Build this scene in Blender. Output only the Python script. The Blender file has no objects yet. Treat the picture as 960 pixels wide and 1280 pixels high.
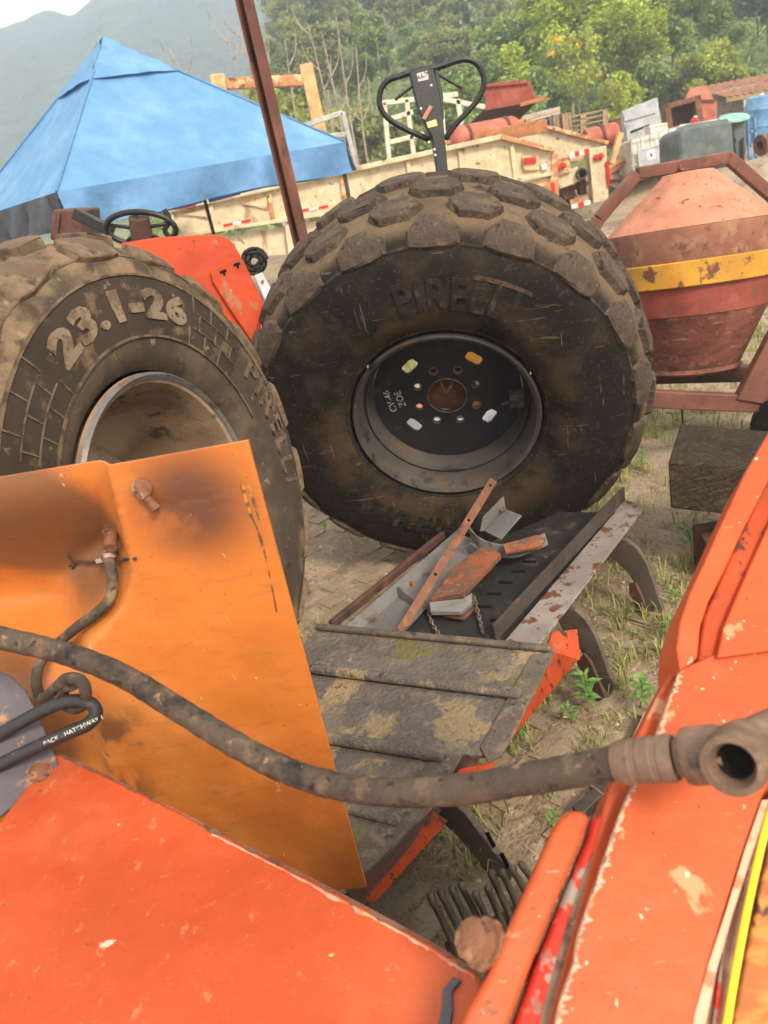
import bpy, bmesh, math, random
import numpy as np
from mathutils import Vector, Matrix
random.seed(7); rng = np.random.default_rng(7)
S = bpy.context.scene
COL = S.collection
# ------------------------------------------------------------------ camera
PITCH, ROLL, EYE, FPX = math.radians(23.6), math.radians(11.7), 1.65, 961.0
_f = np.array([0, math.cos(PITCH), -math.sin(PITCH)])
_u0 = np.array([0, math.sin(PITCH), math.cos(PITCH)]); _r0 = np.array([1.0, 0, 0])
CR = math.cos(ROLL)*_r0 - math.sin(ROLL)*_u0
CU = math.sin(ROLL)*_r0 + math.cos(ROLL)*_u0
CF = _f; CO = np.array([0, 0, EYE])
cam = bpy.data.cameras.new('camera'); camo = bpy.data.objects.new('camera', cam); COL.objects.link(camo)
camo.matrix_world = Matrix(((CR[0], CU[0], -CF[0], 0), (CR[1], CU[1], -CF[1], 0), (CR[2], CU[2], -CF[2], EYE), (0, 0, 0, 1)))
cam.sensor_fit = 'VERTICAL'; cam.sensor_height = 36; cam.lens = FPX/1280*36
cam.clip_start = 0.02; cam.clip_end = 6000
cam.dof.use_dof = True; cam.dof.focus_distance = 1.75; cam.dof.aperture_fstop = 6.5
S.camera = camo
# ------------------------------------------------------------------ light
SUN_EL, SUN_AZ = math.radians(42), math.radians(152)      # azimuth clockwise from +Y: behind the camera, to the right
W = bpy.data.worlds.new('World'); S.world = W; W.use_nodes = True
nt = W.node_tree; nt.nodes.clear()
sky = nt.nodes.new('ShaderNodeTexSky'); sky.sky_type = 'NISHITA'; sky.sun_disc = False
sky.sun_elevation = SUN_EL; sky.sun_rotation = SUN_AZ; sky.dust_density = 4; sky.air_density = 1.2
mixw = nt.nodes.new('ShaderNodeMix'); mixw.data_type = 'RGBA'; mixw.inputs[0].default_value = 0.8
mixw.inputs[7].default_value = (11.0, 9.9, 8.7, 1)          # thin white overcast
bg = nt.nodes.new('ShaderNodeBackground'); bg.inputs[1].default_value = 0.094
wo = nt.nodes.new('ShaderNodeOutputWorld')
nt.links.new(sky.outputs[0], mixw.inputs[6]); nt.links.new(mixw.outputs[2], bg.inputs[0]); nt.links.new(bg.outputs[0], wo.inputs[0])
sl = bpy.data.lights.new('sun', 'SUN'); sl.energy = 2.7; sl.angle = math.radians(13); sl.color = (1, .87, .69)
so = bpy.data.objects.new('sun', sl); COL.objects.link(so)
sd = Vector((math.sin(SUN_AZ)*math.cos(SUN_EL), math.cos(SUN_AZ)*math.cos(SUN_EL), math.sin(SUN_EL)))
so.rotation_euler = sd.to_track_quat('Z', 'Y').to_euler(); so.location = sd*40
S.view_settings.view_transform = 'Standard'; S.view_settings.look = 'None'
S.view_settings.exposure = 1.0; S.view_settings.gamma = 1
S.cycles.use_denoising = True
S.cycles.max_bounces = 8; S.cycles.transparent_max_bounces = 8; S.cycles.volume_bounces = 4
# ------------------------------------------------------------------ point helpers (photo pixel + a distance -> place in the world)
def ray(x, y): return CF + CR*(x-480)/FPX - CU*(y-640)/FPX
def at(x, y, Y): d = ray(x, y); return CO + d*Y/d[1]
def dep(x, y, z): return CO + ray(x, y)*z
def gz(x, y, z=0.0): d = ray(x, y); return CO + d*(z-EYE)/d[2]
def onpl(x, y, p0, n): d = ray(x, y); return CO + d*(((p0-CO) @ n)/(d @ n))
def unit(v): v = np.asarray(v, float); return v/np.linalg.norm(v)
# ------------------------------------------------------------------ materials
MATS = {}
def M(name, base, layers=(), rough=.65, metal=0.0, bump=.15, bscale=80, var=.12, vscale=6, rad=None, sss=0, spec=.4, coat=0, rand=0, trans=0, dent=0):
    """procedural material: base colour with slow variation, then noise layers (colour, scale, lo, hi, stretch)"""
    m = bpy.data.materials.new(name); m.use_nodes = True; MATS[name] = m
    t = m.node_tree; N = t.nodes; L = t.links; b = N['Principled BSDF']
    tc = N.new('ShaderNodeTexCoord')
    def noise(scale, detail=5, stretch=None, off=0, dist=0, rough_=.55):
        mp = N.new('ShaderNodeMapping'); L.new(tc.outputs['Object'], mp.inputs[0])
        mp.inputs['Location'].default_value = (off*3.1, off*1.7, off*.9)
        if stretch: mp.inputs['Scale'].default_value = stretch
        n = N.new('ShaderNodeTexNoise'); n.inputs['Scale'].default_value = scale; n.inputs['Detail'].default_value = detail
        n.inputs['Roughness'].default_value = rough_; n.inputs['Distortion'].default_value = dist
        L.new(mp.outputs[0], n.inputs[0]); return n.outputs[0]
    def mrange(s, lo, hi):
        r = N.new('ShaderNodeMapRange'); r.interpolation_type = 'SMOOTHSTEP'
        r.inputs[1].default_value = lo; r.inputs[2].default_value = hi; L.new(s, r.inputs[0]); return r.outputs[0]
    def mix(f, a, c):
        x = N.new('ShaderNodeMix'); x.data_type = 'RGBA'
        if hasattr(f, 'is_linked') or not isinstance(f, (int, float)): L.new(f, x.inputs[0])
        else: x.inputs[0].default_value = f
        for i, v in ((6, a), (7, c)):
            if isinstance(v, tuple): x.inputs[i].default_value = v+(1,)
            else: L.new(v, x.inputs[i])
        return x.outputs[2]
    lo = tuple(c*(1-var*1.6) for c in base); hi = tuple(min(1, c*(1+var*1.6)) for c in base)
    col = mix(mrange(noise(vscale, 6), .3, .7), lo, hi)
    if rand:
        g = N.new('ShaderNodeNewGeometry')
        h = N.new('ShaderNodeHueSaturation'); h.inputs['Hue'].default_value = .5
        v1 = N.new('ShaderNodeMapRange'); v1.inputs[3].default_value = 1-rand; v1.inputs[4].default_value = 1+rand; L.new(g.outputs['Random Per Island'], v1.inputs[0])
        v2 = N.new('ShaderNodeMapRange'); v2.inputs[3].default_value = .5-.05*rand; v2.inputs[4].default_value = .5+.04*rand; L.new(g.outputs['Random Per Island'], v2.inputs[0])
        L.new(v1.outputs[0], h.inputs['Value']); L.new(v2.outputs[0], h.inputs['Hue']); L.new(col, h.inputs['Color']); col = h.outputs[0]
    rr = None
    for i, ly in enumerate(layers):
        c, sc, a, z = ly[:4]; st = ly[4] if len(ly) > 4 else None; opt = ly[5] if len(ly) > 5 else {}
        f = mrange(noise(sc, opt.get('detail', 6), st, i+1, opt.get('dist', 0), opt.get('nr', .6)), a, z)
        if 'r' in opt or 'box' in opt:      # a wear or painted-shade mark with a place of its own: radius band or ball in object space
            if 'r' in opt:
                vm = N.new('ShaderNodeVectorMath'); vm.operation = 'MULTIPLY'; vm.inputs[1].default_value = (1, 1, 0); L.new(tc.outputs['Object'], vm.inputs[0])
                ln = N.new('ShaderNodeVectorMath'); ln.operation = 'LENGTH'; L.new(vm.outputs[0], ln.inputs[0]); d = ln.outputs['Value']
                r0, r1, so_ = opt['r']
                g1 = mrange(d, r0-so_, r0+so_); g2 = mrange(d, r1+so_, r1-so_)
                g2n = N.new('ShaderNodeMapRange'); g2n.interpolation_type = 'SMOOTHSTEP'
                g2n.inputs[1].default_value = r1-so_; g2n.inputs[2].default_value = r1+so_; g2n.inputs[3].default_value = 1; g2n.inputs[4].default_value = 0; L.new(d, g2n.inputs[0])
                mm = N.new('ShaderNodeMath'); mm.operation = 'MULTIPLY'; L.new(g1, mm.inputs[0]); L.new(g2n.outputs[0], mm.inputs[1]); g = mm.outputs[0]
            else:
                (cx, cy, cz), rad_, so_ = opt['box']
                vs = N.new('ShaderNodeVectorMath'); vs.operation = 'DISTANCE'; vs.inputs[1].default_value = (cx, cy, cz); L.new(tc.outputs['Object'], vs.inputs[0])
                g2n = N.new('ShaderNodeMapRange'); g2n.interpolation_type = 'SMOOTHSTEP'
                g2n.inputs[1].default_value = rad_-so_; g2n.inputs[2].default_value = rad_+so_; g2n.inputs[3].default_value = 1; g2n.inputs[4].default_value = 0; L.new(vs.outputs['Value'], g2n.inputs[0]); g = g2n.outputs[0]
            m2 = N.new('ShaderNodeMath'); m2.operation = 'MULTIPLY'; L.new(f, m2.inputs[0]); L.new(g, m2.inputs[1]); f = m2.outputs[0]
        if 'k' in opt:
            m3 = N.new('ShaderNodeMath'); m3.operation = 'MULTIPLY'; m3.inputs[1].default_value = opt['k']; L.new(f, m3.inputs[0]); f = m3.outputs[0]
        col = mix(f, col, c)
    L.new(col, b.inputs['Base Color'])
    rg = N.new('ShaderNodeMapRange'); rg.inputs[3].default_value = max(.05, rough-.14); rg.inputs[4].default_value = min(1, rough+.14)
    L.new(noise(bscale*.35, 4), rg.inputs[0]); L.new(rg.outputs[0], b.inputs['Roughness'])
    b.inputs['Metallic'].default_value = metal; b.inputs['Specular IOR Level'].default_value = spec
    if coat: b.inputs['Coat Weight'].default_value = coat; b.inputs['Coat Roughness'].default_value = .25
    if sss: b.inputs['Subsurface Weight'].default_value = sss; b.inputs['Subsurface Radius'].default_value = (.05, .02, .005); b.inputs['Subsurface Scale'].default_value = .4
    prevn = None
    if dent:
        b2 = N.new('ShaderNodeBump'); b2.inputs['Strength'].default_value = dent; b2.inputs['Distance'].default_value = .02; L.new(noise(7, 3, None, 7), b2.inputs['Height']); prevn = b2.outputs[0]; L.new(prevn, b.inputs['Normal'])
    if bump:
        bp = N.new('ShaderNodeBump'); bp.inputs['Strength'].default_value = bump; bp.inputs['Distance'].default_value = 1.2/bscale
        L.new(noise(bscale, 6), bp.inputs['Height'])
        if prevn: L.new(prevn, bp.inputs['Normal'])
        L.new(bp.outputs[0], b.inputs['Normal'])
    if trans:
        tr = N.new('ShaderNodeBsdfTranslucent'); L.new(col, tr.inputs[0]); ms = N.new('ShaderNodeMixShader'); ms.inputs[0].default_value = trans
        L.new(b.outputs[0], ms.inputs[1]); L.new(tr.outputs[0], ms.inputs[2]); L.new(ms.outputs[0], N['Material Output'].inputs[0])
    return m
RUST, DRUST, DUST = (.20, .075, .035), (.075, .032, .022), (.30, .215, .13)
CHIP = (.75, .52, .38)
M('orange_hood', (.43, .066, .0175), [((.48, .115, .048), 4, .48, .72, None, {'k': .65}), ((.37, .045, .012), 7, .54, .76, None, {'k': .5}), (CHIP, 38, .705, .718, (.55, 1.3, 1), {'detail': 3, 'k': .75}), ((.54, .22, .12), 60, .62, .70, (1, .6, 1), {'k': .45}), ((.56, .29, .18), 150, .68, .71, (.25, 2.5, 1), {'k': .5}), ((.56, .28, .17), 200, .62, .70, None, {'k': .3}), (DUST, 3, .56, .85, None, {'k': .3}), ((.14, .06, .035), 100, .68, .70), ((.25, .07, .03), 5, .62, .78, None, {'k': .35})], rough=.52, bump=.08, bscale=160, var=.08, spec=.25, dent=.4)
M('orange_boom', (.44, .074, .0200), [((.49, .125, .052), 6, .5, .75, None, {'k': .6}), ((.40, .045, .012), 9, .52, .75, None, {'k': .6}), ((.52, .26, .13), 15, .665, .70, None, {'detail': 4, 'k': .8}), (CHIP, 80, .715, .73, None, {'detail': 2, 'k': .8}), ((.60, .28, .17), 110, .67, .70, (.4, 2, 1), {'k': .5}), ((.24, .10, .05), 3, .60, .80, None, {'k': .3}), ((.18, .06, .03), 65, .69, .71, None, {'detail': 3})], rough=.5, bump=.08, bscale=140, var=.07, spec=.25, dent=.35)
M('orange_skirt', (.42, .058, .014), [((.05, .03, .025), 16, .56, .63, (1, 1, .4)), (DUST, 8, .56, .8, None, {'k': .5}), ((.035, .025, .02), 60, .60, .66), ((.20, .045, .018), 10, .5, .7, None, {'k': .6})], rough=.6, bump=.1, spec=.25)
M('red_strip', (.46, .026, .014), [((.27, .225, .19), 26, .48, .54, None, {'detail': 3}), ((.20, .13, .09), 40, .6, .66)], rough=.6, bump=.15, spec=.25)
M('dirt_strip', (.23, .15, .10), [((.10, .055, .035), 30, .5, .62), ((.45, .22, .14), 45, .62, .68)], rough=.9, bump=.5, bscale=180)
M('peeled_edge', (.50, .30, .20), [((.60, .16, .08), 40, .5, .6)], rough=.7)
M('rust_edge', (.30, .10, .03), [((.55, .20, .05), 18, .48, .6, (1, 4, 1)), ((.62, .06, .03), 14, .6, .66), ((.08, .035, .025), 30, .58, .66)], rough=.8, bump=.3)
M('brown_strip', (.18, .085, .055), [((.32, .17, .11), 16, .5, .65, (1, 3, 1)), (DRUST, 30, .6, .7)], rough=.8, bump=.25)
M('yellow_hose', (.86, .72, .02), [((.45, .30, .05), 50, .62, .7)], rough=.45, var=.05)
M('grey_bracket', (.085, .075, .088), [((.36, .20, .11), 9, .58, .66, (1, 1, 2.2)), ((.07, .06, .07), 26, .58, .72, (.4, 1, 2), {'k': .6}), (DUST, 40, .66, .7)], rough=.7, bump=.1, bscale=120)
M('rusty_bolt', (.20, .085, .045), [((.32, .17, .09), 40, .5, .62), (DRUST, 60, .55, .65)], rough=.85, bump=.5, bscale=220)
M('hose_rubber', (.066, .047, .034), [((.022, .019, .017), 16, .49, .60, None, {'nr': .7, 'k': .85}), ((.145, .096, .062), 30, .52, .66, None, {'k': .8}), ((.27, .155, .10), 55, .62, .70, None, {'k': .75}), ((.014, .012, .011), 70, .58, .68)], rough=.78, bump=.4, bscale=240, spec=.25)
M('hose_clean', (.022, .021, .023), [((.10, .075, .05), 30, .56, .7)], rough=.5, bump=.08, bscale=200)
M('hose_dusty', (.075, .058, .042), [((.20, .14, .085), 24, .5, .68), ((.02, .017, .015), 50, .56, .66)], rough=.8, bump=.25, bscale=240)
M('fitting', (.165, .105, .072), [((.27, .17, .11), 22, .5, .66), ((.06, .045, .04), 34, .58, .7)], rough=.62, metal=.25, bump=.3, bscale=160)
M('bore_dark', (.010, .009, .008), rough=.9, spec=.1)
M('tank_plastic', (.53, .168, .032), [((.68, .275, .075), 3.5, .46, .72, None, {'k': .7}), ((.38, .105, .020), 4, .52, .78, None, {'k': .5}),
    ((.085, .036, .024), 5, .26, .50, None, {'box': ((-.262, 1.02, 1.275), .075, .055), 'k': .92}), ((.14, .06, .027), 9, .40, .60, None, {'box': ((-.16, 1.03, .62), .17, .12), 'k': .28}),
    ((.17, .085, .045), 3, .10, .36, None, {'box': (tuple(onpl(24, 668, at(300, 800, 1.10), np.array([-.09, -.996, 0]))), .162, .022), 'k': .85}), ((.10, .050, .026), 3, .20, .46, None, {'box': (tuple(onpl(20, 900, at(300, 800, 1.10), np.array([-.09, -.996, 0]))), .135, .022), 'k': .8}),  # brown stain and shade of the hollow, both put into the colour
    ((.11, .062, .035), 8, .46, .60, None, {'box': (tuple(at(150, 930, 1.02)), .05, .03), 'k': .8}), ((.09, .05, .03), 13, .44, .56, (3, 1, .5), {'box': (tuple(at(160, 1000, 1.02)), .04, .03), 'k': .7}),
    ((.62, .40, .20), 60, .69, .71, (1, 1, .3)), ((.06, .035, .02), 120, .67, .70, None, {'k': .7}), ((.16, .085, .04), 7, .58, .76, None, {'k': .35}), ((.24, .11, .04), 26, .54, .70, (.5, 1, 2), {'k': .3}), ((.16, .08, .035), 150, .60, .70, None, {'k': .35})],
    rough=.40, bump=.03, bscale=90, var=.06, sss=.25, spec=.35, dent=.35)
M('tank_inner', (.66, .20, .025), [((.16, .07, .035), 3.2, .34, .62, None, {'k': .8}), ((.75, .45, .25), 70, .69, .71, (1, 1, .3))], rough=.45, bump=.03, var=.05, sss=.2)
M('stain_black', (.035, .022, .018), [((.20, .10, .05), 40, .5, .65)], rough=.85, bump=.3)
M('scratch_dark', (.10, .055, .028), [((.5, .17, .03), 60, .46, .60)], rough=.7)
M('clamp_steel', (.45, .38, .33), [(RUST, 60, .5, .62)], rough=.45, metal=.6)
M('tyre_left', (.060, .045, .033), [((.205, .140, .084), 9, .40, .62, None, {'r': (.585, .80, .025), 'k': .9}), ((.105, .075, .05), 7, .42, .62, None, {'r': (.28, .46, .03), 'k': .9}), ((.36, .25, .15), 26, .62, .72, None, {'k': .5}), ((.02, .016, .013), 14, .58, .7, None, {'k': .7}), ((.42, .32, .21), 90, .68, .72, None, {'k': .6})], rough=.9, bump=.3, bscale=110, spec=.2)
M('tyre_band', (.040, .029, .022), [((.15, .10, .06), 12, .54, .72), ((.27, .19, .11), 30, .64, .72, None, {'k': .7})], rough=.88, bump=.2, bscale=140, spec=.2)
M('tyre_letter', (.20, .148, .098), [((.12, .085, .055), 20, .46, .62), ((.06, .045, .032), 50, .56, .66)], rough=.9, bump=.2, spec=.2)
M('tyre_line', (.135, .095, .062), [((.06, .044, .03), 30, .46, .6)], rough=.9, spec=.2)
M('lug_left', (.105, .073, .049), [((.18, .125, .078), 14, .48, .68), ((.05, .037, .03), 20, .56, .68)], rough=.92, bump=.35, bscale=120, spec=.2)
M('tyre_mid', (.0150, .0118, .0098), [((.135, .092, .056), 8, .26, .44, None, {'r': (.735, .85, .02), 'k': .95}), ((.055, .038, .025), 6, .48, .68, None, {'k': .6}), ((.060, .038, .020), 5, .42, .60, (1, 1, 1), {'r': (.36, .52, .06), 'k': .8}), ((.16, .12, .09), 30, .675, .685, (.18, 2.2, 1), {'detail': 3, 'k': .55}), ((.16, .12, .09), 26, .68, .69, (2.2, .18, 1), {'detail': 3, 'k': .55}), ((.075, .054, .036), 60, .56, .68, None, {'k': .5})], rough=.85, bump=.3, bscale=100, spec=.2)
M('lug_mid', (.062, .046, .035), [((.115, .083, .053), 10, .46, .66, None, {'k': .85}), ((.024, .019, .016), 18, .54, .68), ((.17, .12, .072), 50, .58, .7, None, {'k': .8}), ((.02, .016, .013), 40, .6, .66, (1, 3, 1), {'k': .7})], rough=.92, bump=.6, bscale=90, spec=.2)
M('tyre_text_mid', (.021, .017, .015), [((.070, .050, .034), 22, .50, .66)], rough=.8, bump=.15, spec=.25)
M('tyre_smear', (.085, .045, .026), [((.03, .025, .02), 40, .5, .62)], rough=.8)
M('rim_grey', (.078, .070, .066), [((.125, .085, .052), 7, .50, .70, (1, 1, 2), {'k': .8}), ((.028, .026, .027), 14, .55, .7), ((.19, .135, .085), 34, .64, .72, None, {'k': .6})], rough=.5, metal=.3, bump=.1, bscale=120)
M('rim_disc', (.022, .023, .027), [((.055, .05, .05), 8, .55, .72), ((.15, .12, .10), 50, .68, .72, None, {'k': .6})], rough=.55, metal=.15, bump=.06)
M('rim_lip_old', (.16, .155, .16), [((.20, .11, .06), 10, .5, .66), ((.06, .05, .05), 20, .56, .68)], rough=.5, metal=.4, bump=.15)
M('rim_rusty', (.17, .115, .075), [((.28, .20, .13), 6, .40, .60), ((.04, .03, .027), 12, .56, .7)], rough=.8, metal=.1, bump=.2)
M('rim_dusty', (.36, .27, .18), [((.20, .14, .085), 9, .48, .64), ((.10, .07, .05), 30, .6, .7)], rough=.9, bump=.25)
M('chalk', (.62, .60, .55), [((.10, .10, .10), 120, .5, .56)], rough=.95)
M('white_sticker', (.72, .71, .68), [((.45, .43, .4), 40, .55, .7)], rough=.6)
M('rust', (.150, .066, .040), [((.24, .105, .055), 14, .5, .68), (DRUST, 20, .54, .68), ((.34, .22, .14), 44, .66, .72, None, {'k': .6})], rough=.88, bump=.35, bscale=150)
M('dark_rust', (.085, .040, .030), [((.17, .065, .04), 9, .5, .68), ((.03, .02, .018), 16, .55, .68)], rough=.8, bump=.25, bscale=120)
M('pole_rust', (.115, .040, .026), [((.21, .078, .045), 5, .48, .7, (1, 1, .3)), ((.04, .018, .014), 12, .54, .7, (1, 1, .4))], rough=.7, bump=.15)
M('deck_steel', (.118, .100, .090), [((.30, .215, .115), 5.0, .535, .60, None, {'nr': .68, 'k': .9}), ((.145, .125, .035), 4, .57, .66, None, {'k': .8}), ((.20, .155, .11), 16, .50, .66, None, {'k': .7}), ((.045, .038, .036), 28, .6, .68, None, {'k': .8}), ((.12, .055, .03), 60, .63, .68)], rough=.88, bump=.7, bscale=70)
M('deck_lip', (.105, .085, .068), [((.19, .14, .095), 24, .5, .66), ((.045, .035, .03), 32, .56, .68)], rough=.9, bump=.5, bscale=120)
M('beam_steel', (.29, .245, .215), [((.16, .065, .038), 17, .555, .60, None, {'detail': 3}), ((.38, .32, .28), 6, .5, .7, None, {'k': .5}), ((.10, .05, .035), 44, .62, .66)], rough=.52, metal=.35, bump=.15)
M('dark_steel', (.055, .043, .036), [((.12, .06, .04), 18, .55, .68), ((.13, .11, .09), 30, .64, .7)], rough=.62, metal=.2, bump=.2)
M('tine_steel', (.105, .084, .066), [((.055, .042, .036), 12, .5, .66), ((.21, .10, .055), 20, .60, .7)], rough=.68, metal=.2, bump=.25, bscale=140)
M('grey_primer', (.15, .142, .138), [((.21, .20, .195), 7, .5, .68, None, {'k': .7}), ((.09, .06, .042), 14, .58, .70), ((.25, .18, .12), 50, .63, .7)], rough=.6, metal=.1, bump=.12)
M('orange_worn', (.255, .080, .036), [((.13, .065, .042), 14, .44, .58), ((.42, .11, .04), 20, .60, .70), ((.25, .17, .12), 36, .60, .7)], rough=.8, bump=.4)
M('belt_rubber', (.016, .0145, .014), [((.075, .055, .04), 11, .52, .72), ((.16, .11, .07), 40, .66, .72)], rough=.75, bump=.15)
M('chain_steel', (.20, .165, .13), [(RUST, 60, .5, .6)], rough=.6, metal=.5)
M('old_timber', (.036, .026, .019), [((.075, .055, .037), 9, .5, .66, (1.2, 12, 12)), ((.016, .012, .009), 14, .54, .66, (1.0, 14, 14))], rough=.95, bump=.9, bscale=60, spec=.12)
M('ribbed_board', (.40, .31, .22), [((.28, .21, .14), 12, .5, .68)], rough=.85, bump=.2)
M('mixer_salmon', (.44, .175, .105), [((.50, .23, .15), 5, .5, .7, None, {'k': .7}), ((.17, .065, .04), 26, .615, .66, (1, 1, .6)), ((.55, .15, .05), 6, .58, .7, None, {'k': .6}), ((.20, .08, .05), 60, .63, .68)], rough=.72, bump=.2, dent=.35)
M('mixer_band', (.215, .088, .052), [((.30, .15, .09), 8, .5, .68), ((.11, .05, .035), 18, .56, .68)], rough=.75, bump=.2)
M('mixer_yellow', (.50, .25, .028), [((.14, .055, .035), 9, .56, .61), ((.50, .19, .03), 14, .55, .68, None, {'k': .6}), ((.12, .05, .03), 50, .64, .68)], rough=.6, bump=.12)
M('mixer_red', (.22, .044, .030), [((.28, .08, .055), 6, .5, .68), ((.15, .055, .035), 12, .54, .66)], rough=.6, bump=.12, dent=.35)
M('mixer_worn', (.185, .062, .044), [((.36, .28, .23), 13, .585, .64, (.6, .6, 4), {'nr': .7, 'k': .8}), ((.11, .045, .03), 9, .48, .64, (1, 1, 2)), ((.26, .11, .075), 20, .55, .68)], rough=.8, bump=.35, dent=.4)
M('mixer_frame', (.145, .056, .040), [((.20, .08, .056), 8, .5, .68), ((.10, .045, .035), 16, .56, .68)], rough=.6, bump=.12)
M('tarp_blue', (.115, .275, .50), [((.19, .37, .58), 3, .44, .72, (1, 1, .5), {'k': .8}), ((.11, .26, .46), 14, .56, .72, (1, 1, .4), {'k': .6})], rough=.6, bump=.12, bscale=14, var=.05, trans=.15)
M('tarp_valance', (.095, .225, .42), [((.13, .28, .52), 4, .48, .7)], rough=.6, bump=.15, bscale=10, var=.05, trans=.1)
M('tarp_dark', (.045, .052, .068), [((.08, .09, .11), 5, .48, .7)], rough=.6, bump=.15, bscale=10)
M('black_paint', (.012, .012, .013), [((.045, .04, .036), 20, .6, .72), ((.25, .2, .15), 60, .70, .72)], rough=.42, bump=.05)
M('sticker_grey', (.42, .38, .36), [((.12, .11, .11), 60, .5, .58)], rough=.6)
M('sticker_orange', (.60, .40, .16), [((.7, .66, .6), 30, .5, .54)], rough=.6)
M('lever_red', (.34, .15, .10), rough=.6)
M('cream_paint', (.55, .455, .30), [((.62, .54, .39), 1.2, .45, .68, None, {'k': .8}), ((.27, .13, .06), 3.4, .60, .70, (1, 1, .35), {'k': .75}), ((.20, .09, .045), 9, .635, .68), ((.34, .26, .17), 1.5, .54, .78, None, {'k': .55}), ((.16, .12, .085), 5, .58, .76, (3, 1, .3), {'k': .5})], rough=.65, bump=.15, bscale=40, dent=.3)
M('cream_rust', (.42, .20, .09), [((.62, .45, .25), 4, .5, .6), ((.16, .06, .035), 7, .55, .66)], rough=.85, bump=.25, bscale=40)
M('tape_red', (.62, .02, .02), rough=.4); M('tape_white', (.75, .72, .66), [((.4, .3, .2), 12, .6, .75)], rough=.5)
M('lamp_red', (.50, .015, .015), rough=.25); M('black_rubber', (.018, .017, .016), [((.08, .06, .045), 9, .55, .72)], rough=.8)
M('red_bin', (.25, .052, .036), [((.32, .09, .06), 3, .48, .7), ((.12, .04, .03), 5, .58, .72)], rough=.75, bump=.12, bscale=30)
M('red_tank', (.36, .095, .060), [((.42, .15, .10), 3, .48, .7), ((.20, .075, .05), 6, .56, .7)], rough=.65, bump=.1, bscale=30)
M('orange_rust', (.40, .165, .070), [((.24, .09, .045), 6, .5, .66), ((.5, .27, .13), 9, .6, .7)], rough=.9, bump=.3, bscale=30)
M('rack_white', (.62, .58, .45), [((.42, .24, .12), 6, .58, .68)], rough=.7)
M('panel_grey', (.36, .37, .39), [((.47, .47, .48), 2.5, .48, .68), ((.20, .17, .15), 6, .58, .7), ((.32, .13, .07), 9, .66, .72)], rough=.6, bump=.1, bscale=30, dent=.35)
M('panel_black', (.035, .035, .04), rough=.5)
M('pallet_wood', (.33, .235, .155), [((.19, .125, .085), 4, .5, .66, (1, 6, 6)), ((.42, .33, .24), 7, .6, .7)], rough=.9, bump=.3, bscale=40)
M('wood_yellow', (.55, .37, .17), [((.38, .22, .10), 5, .5, .7)], rough=.85)
M('tote_white', (.72, .68, .58), [((.58, .52, .42), 3, .5, .7)], rough=.55, sss=.1)
M('tote_cage', (.44, .43, .42), rough=.45, metal=.5)
M('tote_plate', (.34, .345, .39), [((.42, .42, .45), 4, .5, .7)], rough=.5, metal=.2)
M('bin_grey', (.085, .105, .105), [((.14, .16, .155), 4, .5, .7), ((.22, .18, .13), 8, .6, .75, None, {'k': .5})], rough=.6, bump=.06)
M('teal_lid', (.20, .42, .34), [((.32, .5, .42), 5, .5, .7)], rough=.6)
M('blue_barrel', (.10, .22, .40), [((.17, .30, .46), 4, .5, .7)], rough=.5)
M('wall_paleblue', (.40, .45, .53), [((.33, .36, .42), 2, .5, .7)], rough=.85)
M('block_grey', (.30, .27, .245), [((.22, .19, .165), 4, .5, .7)], rough=.95, bump=.3, bscale=30)
M('roof_rust', (.30, .145, .085), [((.20, .085, .05), 3, .48, .66), ((.42, .26, .17), 6, .58, .7)], rough=.9, bump=.15)
M('fender_red', (.44, .052, .0130), [((.30, .17, .09), 8, .57, .68, (1, 1, .5)), ((.16, .05, .03), 20, .62, .7), ((.62, .34, .22), 40, .69, .70), ((.36, .04, .012), 5, .5, .7, None, {'k': .6})], rough=.55, bump=.08, spec=.25, dent=.35)
M('scrap_metal', (.23, .17, .135), [(RUST, 4, .48, .62), ((.38, .34, .3), 7, .58, .68)], rough=.75, bump=.2, bscale=40)
M('ground_dirt', (.245, .178, .112), [((.40, .325, .235), 2, .30, .55, None, {'box': ((7.5, 12, 0), 9.5, 3), 'k': .9}), ((.33, .245, .158), 2.2, .46, .66, None, {'k': .9}), ((.13, .09, .058), 4.5, .54, .68, None, {'k': .8}), ((.36, .28, .19), 16, .56, .70), ((.10, .105, .035), 3.0, .60, .72, None, {'k': .5}), ((.15, .105, .068), 60, .54, .66), ((.45, .38, .29), 110, .655, .69)], rough=.95, bump=.8, bscale=45, vscale=1.5)
M('paver', (.265, .198, .130), [((.31, .24, .165), 5, .48, .68), ((.15, .108, .07), 9, .54, .68), ((.34, .26, .17), 40, .6, .7), ((.13, .09, .05), 90, .6, .68)], rough=.95, bump=.5, bscale=90, vscale=3)
M('pebble', (.33, .265, .19), [((.22, .17, .12), 20, .5, .65)], rough=.9, rand=.4)
M('grass', (.30, .31, .10), rough=.7, bump=0, rand=.45, trans=.3)
M('weed_leaf', (.13, .24, .055), rough=.6, bump=0, rand=.3, trans=.3)
M('weed_stem', (.20, .20, .08), rough=.7, bump=0)
M('bark_pale', (.34, .285, .21), [((.2, .15, .11), 3, .5, .66, (3, 3, .6))], rough=.9, bump=.3, bscale=12)
M('bark_dark', (.14, .105, .075), [((.2, .16, .12), 3, .5, .66, (3, 3, .6))], rough=.9, bump=.3, bscale=12)
M('leaf_bright', (.44, .52, .065), rough=.6, bump=0, rand=.45, trans=.42, vscale=.25, var=.2)
M('leaf_olive', (.30, .32, .115), rough=.6, bump=0, rand=.45, trans=.38, vscale=.2, var=.2)
M('leaf_green', (.26, .35, .095), rough=.6, bump=0, rand=.45, trans=.38, vscale=.2, var=.2)
M('leaf_dark', (.10, .14, .055), rough=.55, bump=0, rand=.4, trans=.28, vscale=.2, var=.2)
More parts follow.
